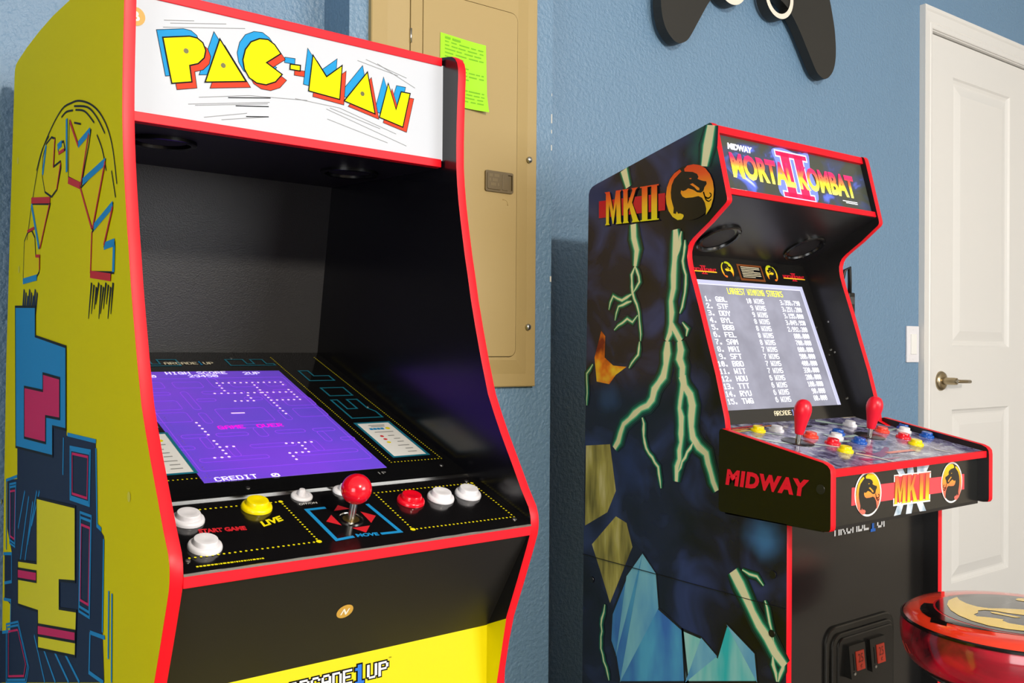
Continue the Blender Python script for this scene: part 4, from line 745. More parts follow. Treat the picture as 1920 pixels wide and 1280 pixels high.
# apron sticker and maker's name on the yellow panel
kc_ = (.2069, .0735+.0003)
decal('round_sticker', KF, [disc(kc_, .0100, 24)], OCH, apron, .0004)
KT = Frame(KF.p(0, 0, 0), (1, 0, 0), -KF.v, KF.n)
text('sticker_letter', 'N', KT, (kc_[0]-.0050, -kc_[1]-.0044), (kc_[0]+.0044, -kc_[1]-.0050), OCHW, apron, hgt=.0092, h=.0008, bold=.03, shear=.2)
YFr = Frame((0, .086, 0), (1, 0, 0), (0, 0, 1), (0, -1, 0))
def maker(F, x0, x1, zb, hgt, parent, outline=True, h=.0005):
    """maker's word mark: white dot-matrix letters with a tall blue numeral"""
    w = (x1-x0)/9.3
    parts = [('ARCADE', x0, x0+5.75*w), ('UP', x0+7.25*w, x1)]
    px = [q for s, a, b in parts for q in pixels(s, (a, zb), (b, zb), (a, zb+hgt), .18)]
    one = pixels('1', (x0+5.9*w, zb-hgt*.18), (x0+7.1*w, zb-hgt*.18), (x0+5.9*w, zb+hgt*1.18), .3)
    if outline:
        g = hgt*.10
        decal('maker_outline', F, [[(p[0][0]-g, p[0][1]-g), (p[1][0]+g, p[1][1]-g), (p[2][0]+g, p[2][1]+g), (p[3][0]-g, p[3][1]+g)] for p in px+one], INK, parent, h)
    decals('maker_lettering', F, [pixels(s, (a, zb), (b, zb), (a, zb+hgt), .18) for s, a, b in parts], WHITEI, parent, h+.0003)
    decal('maker_numeral', F, one, mat('blue_numeral', (32, 110, 210), .4), parent, h+.0005)
maker(YFr, .1600, .2870, .7615, .0165, lower)
text('trade_mark', 'TM', YFr, (.2880, .7800), (.2915, .7800), INK, lower, hgt=.0018)

# ------------------------------------------------------------------ black fighting-game cabinet
XM, MW, MT = 1.2756, .485, .0135
XR = XM+MW; MB = Vector((XM, .942, 0))
mk = tag(empty('arcade_cabinet', MB), 'black arcade cabinet with red edging, lightning bolts on its side and two joysticks', 'arcade cabinet')
OFF = (XM, .942, 0)
mfront = [(.942, 0), (.942, .5), (.942, .88), (.955, .93), (1.0, .975), (1.0690, 1.006), (1.0725, 1.0197+.01), (1.0939, 1.1077), (1.1139, 1.168), (1.1329, 1.2266), (1.1450, 1.262), (1.1537, 1.287), (1.1590, 1.305), (1.1612, 1.317), (1.1615, 1.3275), (1.1590, 1.337), (1.1545, 1.3445), (1.1465, 1.3517), (1.1293, 1.3635), (1.1093, 1.3768), (1.0920, 1.3905), (1.0757, 1.4030), (1.0712, 1.4070), (1.0696, 1.4110), (1.0702, 1.4165), (1.0858, 1.4790), (1.1000, 1.5365), (1.1030, 1.5465), (1.1060, 1.5508), (1.1100, 1.5522)]
mback = [(1.1160, 1.5508), (1.2589, 1.5180), (1.4100, 1.4825), (1.4200, 1.479), (1.4265, 1.4735), (1.4300, 1.4650), (1.4330, 1.2), (1.4375, .9), (1.4400, .5), (1.4400, 0)]
STORM = mat('storm_print', (10, 10, 18), .22)
noise_color(STORM, 7.5, [(.36, (14, 13, 18)), (.50, (25, 26, 50)), (.66, (46, 58, 110))], 3, .6)
def print_clouds(m, patches):
    """soft coloured clouds of the print, each (centre y, centre z, radius, colour)"""
    n, l, b = nodes(m); src = b.inputs['Base Color'].links[0].from_socket
    tc = n.new('ShaderNodeTexCoord'); nz = n.new('ShaderNodeTexNoise'); nz.inputs['Scale'].default_value = 16; l.new(tc.outputs['Object'], nz.inputs['Vector'])
    for y, z, r, c in patches:
        ds = n.new('ShaderNodeVectorMath'); ds.operation = 'DISTANCE'; ds.inputs[1].default_value = (0, y-.942, z); l.new(tc.outputs['Object'], ds.inputs[0])
        ad = n.new('ShaderNodeMath'); ad.operation = 'MULTIPLY_ADD'; ad.inputs[1].default_value = r*.9; l.new(nz.outputs['Fac'], ad.inputs[0]); l.new(ds.outputs['Value'], ad.inputs[2])
        mr = n.new('ShaderNodeMapRange'); mr.interpolation_type = 'SMOOTHSTEP'; mr.inputs['From Min'].default_value = r*1.45; mr.inputs['From Max'].default_value = r*.45; l.new(ad.outputs[0], mr.inputs['Value'])
        mx = n.new('ShaderNodeMix'); mx.data_type = 'RGBA'; l.new(mr.outputs[0], mx.inputs['Factor']); l.new(src, mx.inputs['A']); mx.inputs['B'].default_value = (*srgb(c), 1); src = mx.outputs['Result']
    l.new(src, b.inputs['Base Color'])
print_clouds(STORM, [(1.11, 1.52, .06, (16, 92, 36)), (.985, .84, .055, (60, 112, 170)), (1.31, .92, .07, (36, 48, 100)), (1.37, 1.05, .05, (40, 60, 104)), (1.14, 1.08, .06, (44, 50, 92)), (1.40, .80, .06, (26, 30, 56))])
MEDGE = mat('black_board_edge', (12, 12, 12), .5)
def mk_side(x_out, s):
    F = Frame((x_out-XM, -.942, 0), (0, 1, 0), (0, 0, 1), (s, 0, 0))
    o = prism('side_panel', mfront+mback, F, 0, MT, None, mk, mats=[STORM, BLACK, MEDGE])
    edge_trim('edge_trim', mfront, 0, MT, F, RED, o); return o
mL = mk_side(XM, 1); mR = mk_side(XR, -1)
M0, M1 = MT, MW-MT       # inner faces, local x
def mplane(p0, p1): return profile_plane(p0, p1, OFF)
def mboard(name, p0, p1, th, m, parent=None, x0=None, x1=None, bv=0):
    F = profile_plane(p0, p1, (0, .942, 0)); L = math.hypot(p1[0]-p0[0], p1[1]-p0[1]); a0 = M0 if x0 is None else x0; a1 = M1 if x1 is None else x1
    return prism(name, [(a0, 0), (a1, 0), (a1, L), (a0, L)], F, -th, 0, m, parent or mk, bv=bv)
# marquee
MMF = mplane((1.0793, 1.4098), (1.1169, 1.5516))
disp = mat('marquee_display', (30, 34, 30), .25)
noise_color(disp, 9, [(.44, (62, 66, 58)), (.56, (58, 66, 92)), (.66, (90, 110, 220)), (.78, (226, 234, 255))], 3, 1.2, emit=.45, stretch=(1, 1, 1.6))
X = lambda x: x
mmq = prism('marquee', [(XM+MT, .020), (XR-MT, .020), (XR-MT, .131), (XM+MT, .131)], MMF, -.006, 0, disp, mk)
prism('marquee_rail', [(XM+MT, .0125), (XR-.010, .0125), (XR-.010, .0238), (XM+MT, .0238)], MMF, -.010, .007, REDBAR, mk, bv=.0006)
prism('marquee_rail', [(XM+MT, .1300), (XR-MT, .1300), (XR-MT, .1445), (XM+MT, .1445)], MMF, -.010, .007, REDBAR, mk, bv=.0006)
mboard('top_panel', (1.119, 1.547), (1.425, 1.474), .01, BLACK)
# sloped speaker board and two round speakers
SBF = Frame((0-XM, 1.0775-.942, 1.4217), (1, 0, 0), (0, .1745, -.0857), (0, -.0857, -.1745)); SBL = .1945
sboard = prism('speaker_panel', [(XM+MT, 0), (XR-MT, 0), (XR-MT, SBL), (XM+MT, SBL)], SBF, -.008, 0, mat('black_satin_panel', (26, 25, 26), .34), mk)
for x in (1.3985, 1.6690):
    c = SBF.p(x, .129)
    ring = lathe('speaker_ring', [(.0455, 0), (.0455, .004), (.043, .006), (.0385, .005), (.037, .001)], c, SBF.n, mat('black_speaker_ring', (14, 14, 15), .22), mk, 40)
    lathe('speaker_grille', [(.037, .0006), (.022, .002), (.002, .0026)], c, SBF.n, GR, ring, 24)
    for k in range(4):
        t = math.pi/4+k*math.pi/2; cc = c+SBF.u*.041*math.cos(t)+SBF.v*.041*math.sin(t); lathe('speaker_screw', [(.002, .004), (.0018, .0065), (.0006, .007)], cc, SBF.n, BLACK, ring, 8)
# bezel, screen
BZF = mplane((1.127, 1.0137), (1.239, 1.302))
mbez = mboard('bezel', (1.1236, 1.005), (1.2550, 1.3432), .008, mat('bezel_black_satin', (22, 21, 20), .14, spec=1.0))
SC2 = mat('grey_screen', (120, 122, 150), .2)
noise_color(SC2, 16, [(.35, (124, 126, 142)), (.65, (140, 142, 160))], 3, emit=.5)
msc = prism('screen', [(1.3300, .0250), (1.7170, .0250), (1.7170, .2925), (1.3300, .2925)], BZF, -.003, .0004, SC2, mbez)
LTE = mat('screen_pale_edge', (206, 208, 232), .2, emit=(196, 198, 226), es=.6)
decal('screen_edge_strip', BZF, [[(1.3300, .2830), (1.7170, .2830), (1.7170, .2925), (1.3300, .2925)], [(1.7060, .0250), (1.7170, .0250), (1.7170, .2830), (1.7060, .2830)]], mat('screen_pale_strip', (172, 176, 206), .2, emit=(170, 174, 206), es=.6), msc, .0006)  # brighter emissive strips along the top and right of the screen
decal('screen_edge_strip', BZF, [[(1.3300, .2822), (1.7066, .2822), (1.7066, .2842), (1.3300, .2842)], [(1.7050, .0250), (1.7066, .0250), (1.7066, .2822), (1.7050, .2822)]], LTE, msc, .0008)
TW = mat('screen_text_white', (246, 248, 255), .3, emit=(244, 246, 255), es=.95); TY = mat('screen_text_yellow', (240, 240, 60), .3, emit=(242, 244, 80), es=.9)
decal('score_title', BZF, pixels('LARGEST WINNING STREAKS', (1.4630, .2645), (1.6390, .2645), (1.4630, .2780), .16), TY, msc, .0008)
ROWS = [('1.', 'GBL', '10 WINS', '3,356,790'), ('2.', 'STF', '9 WINS', '3,251,200'), ('3.', 'DDY', '9 WINS', '3,155,000'), ('4.', 'BYL', '8 WINS', '3,049,950'), ('5.', 'BBB', '8 WINS', '2,992,200'), ('6.', 'FEL', '8 WINS', '800,000'), ('7.', 'SAM', '8 WINS', '700,000'), ('8.', 'MAI', '7 WINS', '600,000'), ('9.', 'SFT', '7 WINS', '500,000'), ('10.', 'BBD', '7 WINS', '400,000'), ('11.', 'WIT', '7 WINS', '330,000'), ('12.', 'HOU', '6 WINS', '200,000'), ('13.', 'TTT', '6 WINS', '100,000'), ('14.', 'RYU', '6 WINS', '90,000'), ('15.', 'TWG', '6 WINS', '80,000')]
for i, row in enumerate(ROWS):
    b = .2465-i*.0150; dx = -.012*i/14
    for s, xr, cw in ((row[0], 1.4070, .0098), (row[1], 1.4520, .0108), (row[2], 1.5680, .0079), (row[3], 1.6880, .0073)):
        w = len(s)*cw; stuff(decal('score_entry', BZF, pixels(s, (xr+dx-w, b), (xr+dx, b), (xr+dx-w, b+.0108), .2), TW, msc, .0008))
# bezel print
RY = grad_color(mat('red_yellow_print', (200, 60, 30), .4), 2, .0, 1, [(0, (200, 60, 30)), (1, (200, 60, 30))])
def wordmark(q, parent, F):
    o, e, up = q; h = .0118
    WM = mat('bezel_word_red', (205, 24, 44), .4); WY = mat('bezel_word_yellow', (246, 196, 40), .4)
    text('word_mark', 'MORTAL KOMBAT', F, o, (e[0], o[1]), WM, parent, hgt=h*.72, h=.0006, bold=.05)
    decal('word_underline', F, [[(o[0], o[1]-.0006), (e[0], o[1]-.0006), (e[0], o[1]+.0018), (o[0], o[1]+.0018)]], WY, parent, .0008)
    c = (o[0]+e[0])/2; w = .0085
    decal('word_numeral', F, [[(c-w, o[1]-.005), (c+w, o[1]-.005), (c+w, o[1]-.003), (c-w, o[1]-.003)], [(c-w, o[1]+h), (c+w, o[1]+h), (c+w, o[1]+h+.002), (c-w, o[1]+h+.002)], [(c-.005, o[1]-.004), (c-.0015, o[1]-.004), (c-.0015, o[1]+h+.001), (c-.005, o[1]+h+.001)], [(c+.0015, o[1]-.004), (c+.005, o[1]-.004), (c+.005, o[1]+h+.001), (c+.0015, o[1]+h+.001)]], WM, parent, .0005)
wordmark([(1.3730, .3100), (1.4480, .3100), 0], mbez, BZF); wordmark([(1.6614, .3098), (1.7364, .3098), 0], mbez, BZF)
BEM = grad_color(mat('bezel_emblem', (220, 150, 40), .4), 2, 1.285, 1.325, [(0, (214, 40, 50)), (.35, (240, 120, 30)), (.6, (240, 200, 30)), (1, (180, 190, 20))])
for cx, mir in ((1.4830, 1), (1.6250, -1)):
    polys, wh, ring = emblem([(cx, .3375), (cx, .3010), (cx-.0185, .319), (cx+.0185, .319)], mir)
    decal('dragon_emblem', BZF, polys, BEM, mbez, .0006)
plate = prism('info_plate', [(1.5168, .2975), (1.5958, .2975), (1.5958, .3340), (1.5168, .3340)], BZF, 0, .0010, mat('copper_frame', (150, 84, 40), .35, .5), mbez)
decal('info_plate_field', BZF, [[(1.5215, .3022), (1.5911, .3022), (1.5911, .3300), (1.5215, .3300)]], INK, plate, .0012)
decal('info_plate_print', BZF, [[(1.5265, .305+i*.0037), (1.5860-(.02 if i in (0, 4) else 0), .305+i*.0037), (1.5860-(.02 if i in (0, 4) else 0), .3063+i*.0037), (1.5265, .3063+i*.0037)] for i in range(7)], CREAM, plate, .0014)
def small_maker(F, x0, x1, zb, hgt, parent):
    w = (x1-x0)/9.3
    decals('maker_lettering', F, [pixels(s, (a, zb), (b, zb), (a, zb+hgt), .3) for s, a, b in (('ARCADE', x0, x0+5.75*w), ('UP', x0+7.25*w, x1))], CREAM, parent, .0006)
    decal('maker_numeral', F, pixels('1', (x0+5.9*w, zb-hgt*.15), (x0+7.1*w, zb-hgt*.15), (x0+5.9*w, zb+hgt*1.15), .3), mat('pale_blue_numeral', (120, 140, 200), .4), parent, .0006)
small_maker(BZF, 1.4915, 1.5760, .0095, .0098, mbez)
for a in PAC_SCREWS: lathe('cam_screw', [(.0024, 0), (.0022, .0008), (.0008, .0012)], (XR-MT-XM, a[0]-.942, a[1]), (-1, 0, 0), STEEL, mk, 10)

# marquee lettering
MG = grad_color(mat('marquee_gradient', (250, 120, 60), .4), 2, 1.455, 1.505, [(0, (250, 240, 120)), (.35, (252, 236, 50)), (.6, (246, 120, 60)), (.85, (226, 30, 84)), (1, (220, 30, 100))], emit=.8)
MRD = mat('marquee_numeral_red', (206, 24, 80), .4, emit=(210, 26, 84), es=.75); MGL = mat('marquee_glow_blue', (190, 200, 255), .4, emit=(196, 206, 255), es=.8); MWH = mat('marquee_white', (250, 250, 255), .4, emit=(250, 250, 255), es=.95)
def numeral(x0, x1, v0, v1, g):
    w = x1-x0; b = (v1-v0)*.10
    return [[(x0-g, v0-g), (x1+g, v0-g), (x1+g, v0+b+g), (x0-g, v0+b+g)], [(x0-g, v1-b-g), (x1+g, v1-b-g), (x1+g, v1+g), (x0-g, v1+g)], [(x0+w*.14-g, v0), (x0+w*.42+g, v0), (x0+w*.42+g, v1), (x0+w*.14-g, v1)], [(x0+w*.58-g, v0), (x0+w*.86+g, v0), (x0+w*.86+g, v1), (x0+w*.58-g, v1)]]
glow = catmull([(1.452, .030), (1.448, .060), (1.455, .095), (1.450, .122), (1.485, .130), (1.530, .124), (1.566, .130), (1.562, .095), (1.570, .062), (1.562, .028), (1.51, .022)], 4, True)
decal('numeral_glow', MMF, [glow], mat('marquee_halo_blue', (110, 126, 220), .4, emit=(112, 128, 222), es=.55), mmq, .0004)
decal('numeral_glow', MMF, numeral(1.4600, 1.5550, .0290, .1215, .003), MGL, mmq, .0006)
decal('numeral', MMF, numeral(1.4600, 1.5550, .0290, .1215, 0), MRD, mmq, .0008)
text('title_lettering', 'MORTAL', MMF, (1.3190, .0490), (1.5030, .0490), MG, mmq, hgt=.050, h=.0012, bold=.045)
text('title_lettering', 'KOMBAT', MMF, (1.5150, .0490), (1.7020, .0490), MG, mmq, hgt=.050, h=.0012, bold=.045)
text('maker_lettering', 'MIDWAY', MMF, (1.3190, .1045), (1.3900, .1045), MWH, mmq, hgt=.0125, h=.0010, bold=.05, shear=.2)
decal('fine_print', MMF, [[(1.6500, .0400), (1.7000, .0400), (1.7000, .0416), (1.6500, .0416)], [(1.6600, .0365), (1.7000, .0365), (1.7000, .0381), (1.6600, .0381)], [(1.3060, .0250), (1.3500, .0250), (1.3500, .0272), (1.3060, .0272)]], MWH, mmq, .0008)

# side print: bolts, initials, emblem, abstract colour shards
MSD = Frame((0, -.942, 0), (0, 1, 0), (0, 0, 1), (-1, 0, 0))
TANS = noise_color(mat('tan_shard_print', (150, 136, 60), .25), 9, [(.35, (112, 104, 40)), (.55, (182, 170, 86)), (.7, (224, 214, 160))], 3, stretch=(1, 4, .7))
FLM = noise_color(mat('ember_print', (220, 130, 20), .25), 16, [(.4, (120, 30, 10)), (.52, (232, 120, 20)), (.65, (246, 206, 50))], 3)
decals('colour_shard_tan', MSD, [[p] for p in MKD['shard_tan'][:2]], TANS, mL, .0004); decal('colour_shard_ember', MSD, MKD['shard_tan'][2:], FLM, mL, .0004)
BL1 = noise_color(mat('blue_shard_print', (60, 130, 190), .25), 7, [(.35, (58, 112, 200)), (.65, (84, 170, 222))], 3, stretch=(1, 2, .7)); BL2 = noise_color(mat('teal_shard_print', (110, 190, 200), .25), 7, [(.35, (50, 190, 204)), (.55, (140, 210, 218)), (.7, (170, 218, 226))], 3, stretch=(1, 3, .6))
decal('colour_shard_blue', MSD, MKD['shard_blue'][:1], BL1, mL, .0004); decal('colour_shard_teal', MSD, MKD['shard_blue'][1:], BL2, mL, .0005)
FAC = noise_color(mat('pale_blue_facet_print', (110, 180, 220), .25), 9, [(.35, (92, 160, 216)), (.65, (130, 196, 226))], 3, stretch=(1, 2, .7))
s0, s1 = MKD['shard_blue']
for fp in ([s0[2], s0[3], s0[4], s0[7]], [s0[1], s0[2], s0[8]], [s1[1], s1[2], s1[6]], [s1[3], s1[4], s1[5]]): decal('shard_facet', MSD, [fp], FAC, mL, .00065)
SHD = mat('shard_dark', (24, 22, 26), .25)
decals('shard_edge', MSD, [segs(p, .005, True) for p in MKD['shard_blue']], SHD, mL, .00055)
GL = [(.026, mat('bolt_glow_faint', (12, 40, 40), .25)), (.018, mat('bolt_glow_dark', (12, 76, 62), .25)), (.010, mat('bolt_glow', (26, 128, 96), .25)), (.0045, mat('bolt_glow_bright', (110, 196, 158), .25))]; G3 = mat('bolt_core', (230, 228, 190), .25)
rg = random.Random(11)
def jag(p, w):
    """a crackling course: kinks along the way, no shorter than the bolt is wide"""
    out = [p[0]]
    for a, b in zip(p, p[1:]):
        d = Vector((b[0]-a[0], b[1]-a[1])); L = d.length; n = max(1, int(L/max(.011, w*1.1))); q = Vector((-d.y, d.x))/max(L, 1e-6)
        for k in range(1, n+1):
            o = rg.uniform(-1, 1)*min(.0042, w*.34+.0006) if k < n else 0
            out.append((a[0]+d.x*k/n+q.x*o, a[1]+d.y*k/n+q.y*o))
    return out
for bi, (p, w) in enumerate(zip(MKD['bolts'], MKD['bolt_w'])):
    w *= .95; q = jag(p, w); n = len(q); thin = w < .006
    var = [rg.uniform(.62, 1.15)*(1-.40*i/max(1, n-1)) for i in range(n)]
    def band(extra):
        e = extra*(.5 if thin else 1)
        return ribbon(q, 0, ws=[w*var[i]*(.35 if i in (0, n-1) and thin else 1)+e*(.6 if i in (0, n-1) else 1) for i in range(n)])
    for j, (e, m) in enumerate(GL): decal('bolt_glow', MSD, band(e), m, mL, .0006+.0002*j+bi*6e-6)
    decal('bolt_core', MSD, band(0), G3, mL, .0014+bi*6e-6)
decal('logo_bar', MSD, [MKD['side_bar']], mat('crimson_ink', (196, 12, 42), .25), mL, .0017)
decal('logo_initials_shadow', MSD, [[(x-.003, y-.0022) for x, y in p] for p in mkii(MKD['side_mkii'])], INK, mL, .0019)
SG = grad_color(mat('initials_gradient', (240, 170, 30), .3), 2, 1.393, 1.463, [(0, (226, 222, 20)), (.4, (240, 190, 34)), (.75, (238, 110, 34)), (1, (226, 60, 30))])
decals('logo_letter', MSD, [[p] for p in mkii(MKD['side_mkii'])[:2]]+[mkii(MKD['side_mkii'])[2:]], SG, mL, .0021)
DG = grad_color(mat('emblem_gradient', (238, 130, 30), .3), 2, 1.384, 1.484, [(0, (226, 206, 40)), (.4, (240, 172, 34)), (.8, (232, 88, 28)), (1, (222, 66, 24))])
polys, wh, ring = emblem(MKD['side_emblem'])
decal('emblem_disc', MSD, [ring], mat('emblem_brown_black', (26, 20, 16), .25), mL, .0017)
decals('dragon_emblem', MSD, [[p] for p in polys], DG, mL, .0021)
decal('dragon_whisker', MSD, [q for w in wh for q in ribbon(catmull(w, 3), .0030, .0016)], INK, mL, .0023)
prism('panel_seam', [(.9425, .7280), (1.4395, .7280), (1.4395, .7292), (.9425, .7292)], MSD, 0, .0018, MEDGE, mL)
for c in MKD['side_holes']: lathe('cam_cover', [(.0065, 0), (.0062, .0008), (.001, .0010)], MSD.p(c[0], c[1], .0012), (-1, 0, 0), BLACK, mk, 14)

# control deck ----------------------------------------------------------------------
TB = .0135
deck_out = [(.852, .8705), (.852, .9580), (.8530, .9655), (.8575, .9708), (.866, .9748), (1.066, 1.0130), (1.0710, 1.0120), (1.0730, 1.0070), (1.0730, .8765), (1.0712, .8722), (1.067, .8705)]
deck_out[0] = (.8545, .8700); deck_out.insert(0, (.8625, .8688)); deck_out.insert(2, (.8522, .8740))
trim_line = [(.870, .8688), (.8625, .8688), (.8545, .8700), (.8522, .8740), (.852, .88), (.852, .9580), (.8530, .9655), (.8575, .9708), (.866, .9748), (1.066, 1.0130)]
def deck_side(x_out, s):
    F = Frame((x_out-XM, -.942, 0), (0, 1, 0), (0, 0, 1), (s, 0, 0))
    o = prism('deck_side', deck_out, F, 0, TB, None, mk, mats=[mat('black_gloss_vinyl', (16, 16, 15), .2), BLACK, MEDGE])
    edge_trim('edge_trim', trim_line, 0, TB, F, RED, o); return o
dL = deck_side(XM-TB, 1); dR = deck_side(XR+TB, -1)
BSF = Frame((-TB-.0, -.942, 0), (0, 1, 0), (0, 0, 1), (-1, 0, 0))
# raised red maker's name on the deck side (letters run from rear to front)
TXF = Frame((-TB, -.942, 0), (0, -1, 0), (0, 0, 1), (-1, 0, 0))
text('maker_lettering', 'MIDWAY', TXF, (-1.0578, .9180), (-.8900, .9180), mat('bright_red_ink', (240, 8, 52), .3), dL, hgt=.0275, h=.0007, bold=.06, shear=.14, space=1.14)
lathe('cam_cover', [(.0078, 0), (.0074, .0008), (.001, .0010)], BSF.p(.8700, .9332, 0), (-1, 0, 0), mat('dark_cap', (30, 30, 28), .4), mk, 18)
D0, D1 = 0, MW
DFR = mboard('deck_front', (.8725, .8700), (.8725, .9600), .010, mat('deck_front_print', (22, 22, 20), .2, spec=.9), x0=D0, x1=D1)
mboard('deck_floor', (.8725, .8705), (1.07, .8712), .006, BLACK, x0=D0, x1=D1)
MCF = mplane((.858, .963), (1.128, 1.012)); mcl = math.hypot(.27, .049)
STONE = mat('stone_print', (90, 88, 120), .14)
n_, l_, b_ = nodes(noise_color(STONE, 42, [(.36, (58, 54, 88)), (.47, (114, 110, 150)), (.56, (152, 152, 180)), (.66, (210, 220, 228))], 6, .8, rough=.65))
mcp = prism('control_panel', [(XM+.0005, 0), (XR-.0005, 0), (XR-.0005, mcl), (XM+.0005, mcl)], MCF, -.008, 0, STONE, mk)
prism('front_rail', [(D0+.0003, .9520), (D1-.0003, .9520), (D1-.0003, .9640), (D0+.0003, .9640)], Frame((0, .8560-.942, 0), (1, 0, 0), (0, 0, 1), (0, -1, 0)), -.018, 0, REDBAR, mk, bv=.0006)
# deck print: streaks of light, red and orange flashes, grey field
PALE = mat('pale_teal_print', (190, 214, 206), .14); ORF = mat('orange_flash_print', (236, 140, 50), .14); RDF = mat('red_flash_print', (206, 40, 44), .14); PNK = mat('pink_print', (150, 70, 120), .14); CRS = mat('coral_print', (232, 116, 96), .14); OFW = mat('off_white_print', (232, 222, 206), .14)
pr_ = []
def streaks(m, lst, h): decals('print_streak', MCF, [ribbon(p, w, w*.4) for p, w in lst], m, mcp, h)
streaks(PALE, [([(1.300, .268), (1.36, .225), (1.40, .190)], .016), ([(1.30, .215), (1.345, .150), (1.40, .110)], .016), ([(1.500, .170), (1.545, .150), (1.60, .155)], .018), ([(1.470, .140), (1.50, .125), (1.545, .13)], .014), ([(1.60, .262), (1.63, .225), (1.68, .20)], .02), ([(1.66, .185), (1.70, .165), (1.745, .172)], .016), ([(1.40, .135), (1.44, .10), (1.46, .06)], .012)], .0005)
streaks(RDF, [([(1.292, .243), (1.36, .250), (1.43, .258)], .010)], .0007); streaks(ORF, [([(1.295, .233), (1.36, .240), (1.45, .250)], .010)], .0008); streaks(mat('yellow_flash_print', (246, 214, 60), .14), [([(1.30, .225), (1.35, .229), (1.38, .233)], .006)], .0009)
streaks(OFW, [([(1.430, .060), (1.445, .035), (1.455, .004)], .012), ([(1.6487, .0391), (1.6658, .0071)], .004), ([(1.7011, .2668), (1.7621, .2677)], .006)], .0009)
decal('coral_bar', MCF, [[(1.5048, .0420), (1.5906, .0420), (1.5906, .0520), (1.5048, .0520)]], CRS, mcp, .0007)
streaks(PNK, [([(1.46, .04), (1.50, .05), (1.55, .075)], .02), ([(1.40, .03), (1.45, .02), (1.5, .02)], .012)], .0004)
decals('dark_knob_print', MCF, [[disc(c, .012, 12, .006)] for c in MKD['cp_blk']], INK, mcp, .0008)
decals('deck_screw', MCF, [[disc(c, .003, 8)] for c in ((1.7420, .0700), (1.748, .02), (1.745, .11))], STEEL, mcp, .0008)
for c, m in zip(MKD['cp_btn'], (PY, PW, PO, PB, PW, PR, PB, PY, PW, PO, PB, PW, PR, PB, PY)): button(mk, MCF, c, m, r=.0140, seg=24)
for c in MKD['cp_sticks']:
    j = empty('joystick', (0, 0, 0)); j.parent = mk
    lathe('dust_disc', [(.0285, 0), (.0285, .0012), (.027, .0016), (.003, .0016)], MCF.p(*c), MCF.n, mat('black_dust_disc', (22, 21, 20), .25), j, 32)
    lathe('shaft', [(.0046, 0), (.0046, .022), (.0046, .024)], MCF.p(*c), MCF.n, STEEL, j, 16)
    bat = [(.0070, 0), (.0082, .004), (.0098, .014), (.0122, .026), (.0145, .036), (.0152, .042), (.0147, .048), (.0128, .054), (.0098, .0585), (.0055, .0610), (.0004, .0618)]
    lathe('bat_top', bat, MCF.p(*c)+MCF.n*.0150, MCF.n, PRB, j, 28)
# deck front print
DF = Frame((-XM, .8725-.942, 0), (1, 0, 0), (0, 0, 1), (0, -1, 0))
ICE = noise_color(mat('ice_print', (190, 210, 226), .3), 40, [(.35, (140, 168, 190)), (.6, (214, 226, 236))], 3)
decal('red_band', DF, [MKD['bf_bar']], mat('coral_red_ink', (238, 74, 84), .3), DFR, .0003)
decals('ice_burst', DF, [[p] for p in MKD['bf_blue']], ICE, DFR, .0005)
q = MKD['bf_mkii']
decal('initials_back', DF, [[(q[0][0]-.002, q[0][1]+.002), (q[1][0]+.002, q[1][1]+.002), (q[1][0]+.002, q[1][1]-.010), (q[0][0]-.002, q[0][1]-.010)], [(q[3][0]-.002, q[3][1]+.010), (q[2][0]+.002, q[2][1]+.010), (q[2][0]+.002, q[2][1]-.003), (q[3][0]-.002, q[3][1]-.003)]], WHITEI, DFR, .0007)
decal('initials_field', DF, [[bil(q, .01, .05), bil(q, .98, .05), bil(q, .98, .97), bil(q, .01, .97)]], mat('coral_red_field', (236, 66, 70), .3), DFR, .0008)
decal('initials_outline', DF, [[(x+dx, y+dy) for x, y in p] for p in mkii(q) for dx, dy in ((-.0012, 0), (.0012, 0))], mat('brown_outline', (150, 60, 30), .3), DFR, .0009)
decals('logo_letter', DF, [[p] for p in mkii(q)[:2]]+[mkii(q)[2:]], grad_color(mat('deck_initials_gradient', (240, 160, 30), .3), 2, .888, .937, [(0, (250, 226, 40)), (.3, (246, 180, 40)), (.7, (238, 120, 60)), (1, (240, 90, 80))]), DFR, .0011)
EG = grad_color(mat('deck_emblem_gradient', (240, 150, 50), .3), 2, .880, .950, [(0, (244, 110, 100)), (.3, (240, 116, 84)), (.6, (246, 170, 40)), (1, (250, 222, 0))])
for key, mir in (('bf_em1', 1), ('bf_em2', -1)):
    polys, wh, ring = emblem(MKD[key], mir)
    decal('emblem_ring', DF, [[tuple(Vector(p)+(Vector(p)-sum((Vector(r) for r in ring), Vector((0, 0)))/40)*.02) for p in ring]], WHITEI, DFR, .0009)
    c = sum((Vector(r) for r in ring), Vector((0, 0)))/40
    decal('emblem_disc', DF, [[tuple(c+(Vector(p)-c)*.93) for p in ring]], mat('emblem_black', (22, 22, 20), .2, spec=.9), DFR, .0011)
    decal('dragon_emblem', DF, [[tuple(c+(Vector(p)-c)*.92) for p in poly] for poly in polys], EG, DFR, .0013)
    decal('dragon_whisker', DF, [s for w in wh for s in ribbon(catmull([tuple(c+(Vector(p)-c)*.92) for p in w], 3), .0016)], INK, DFR, .0015)

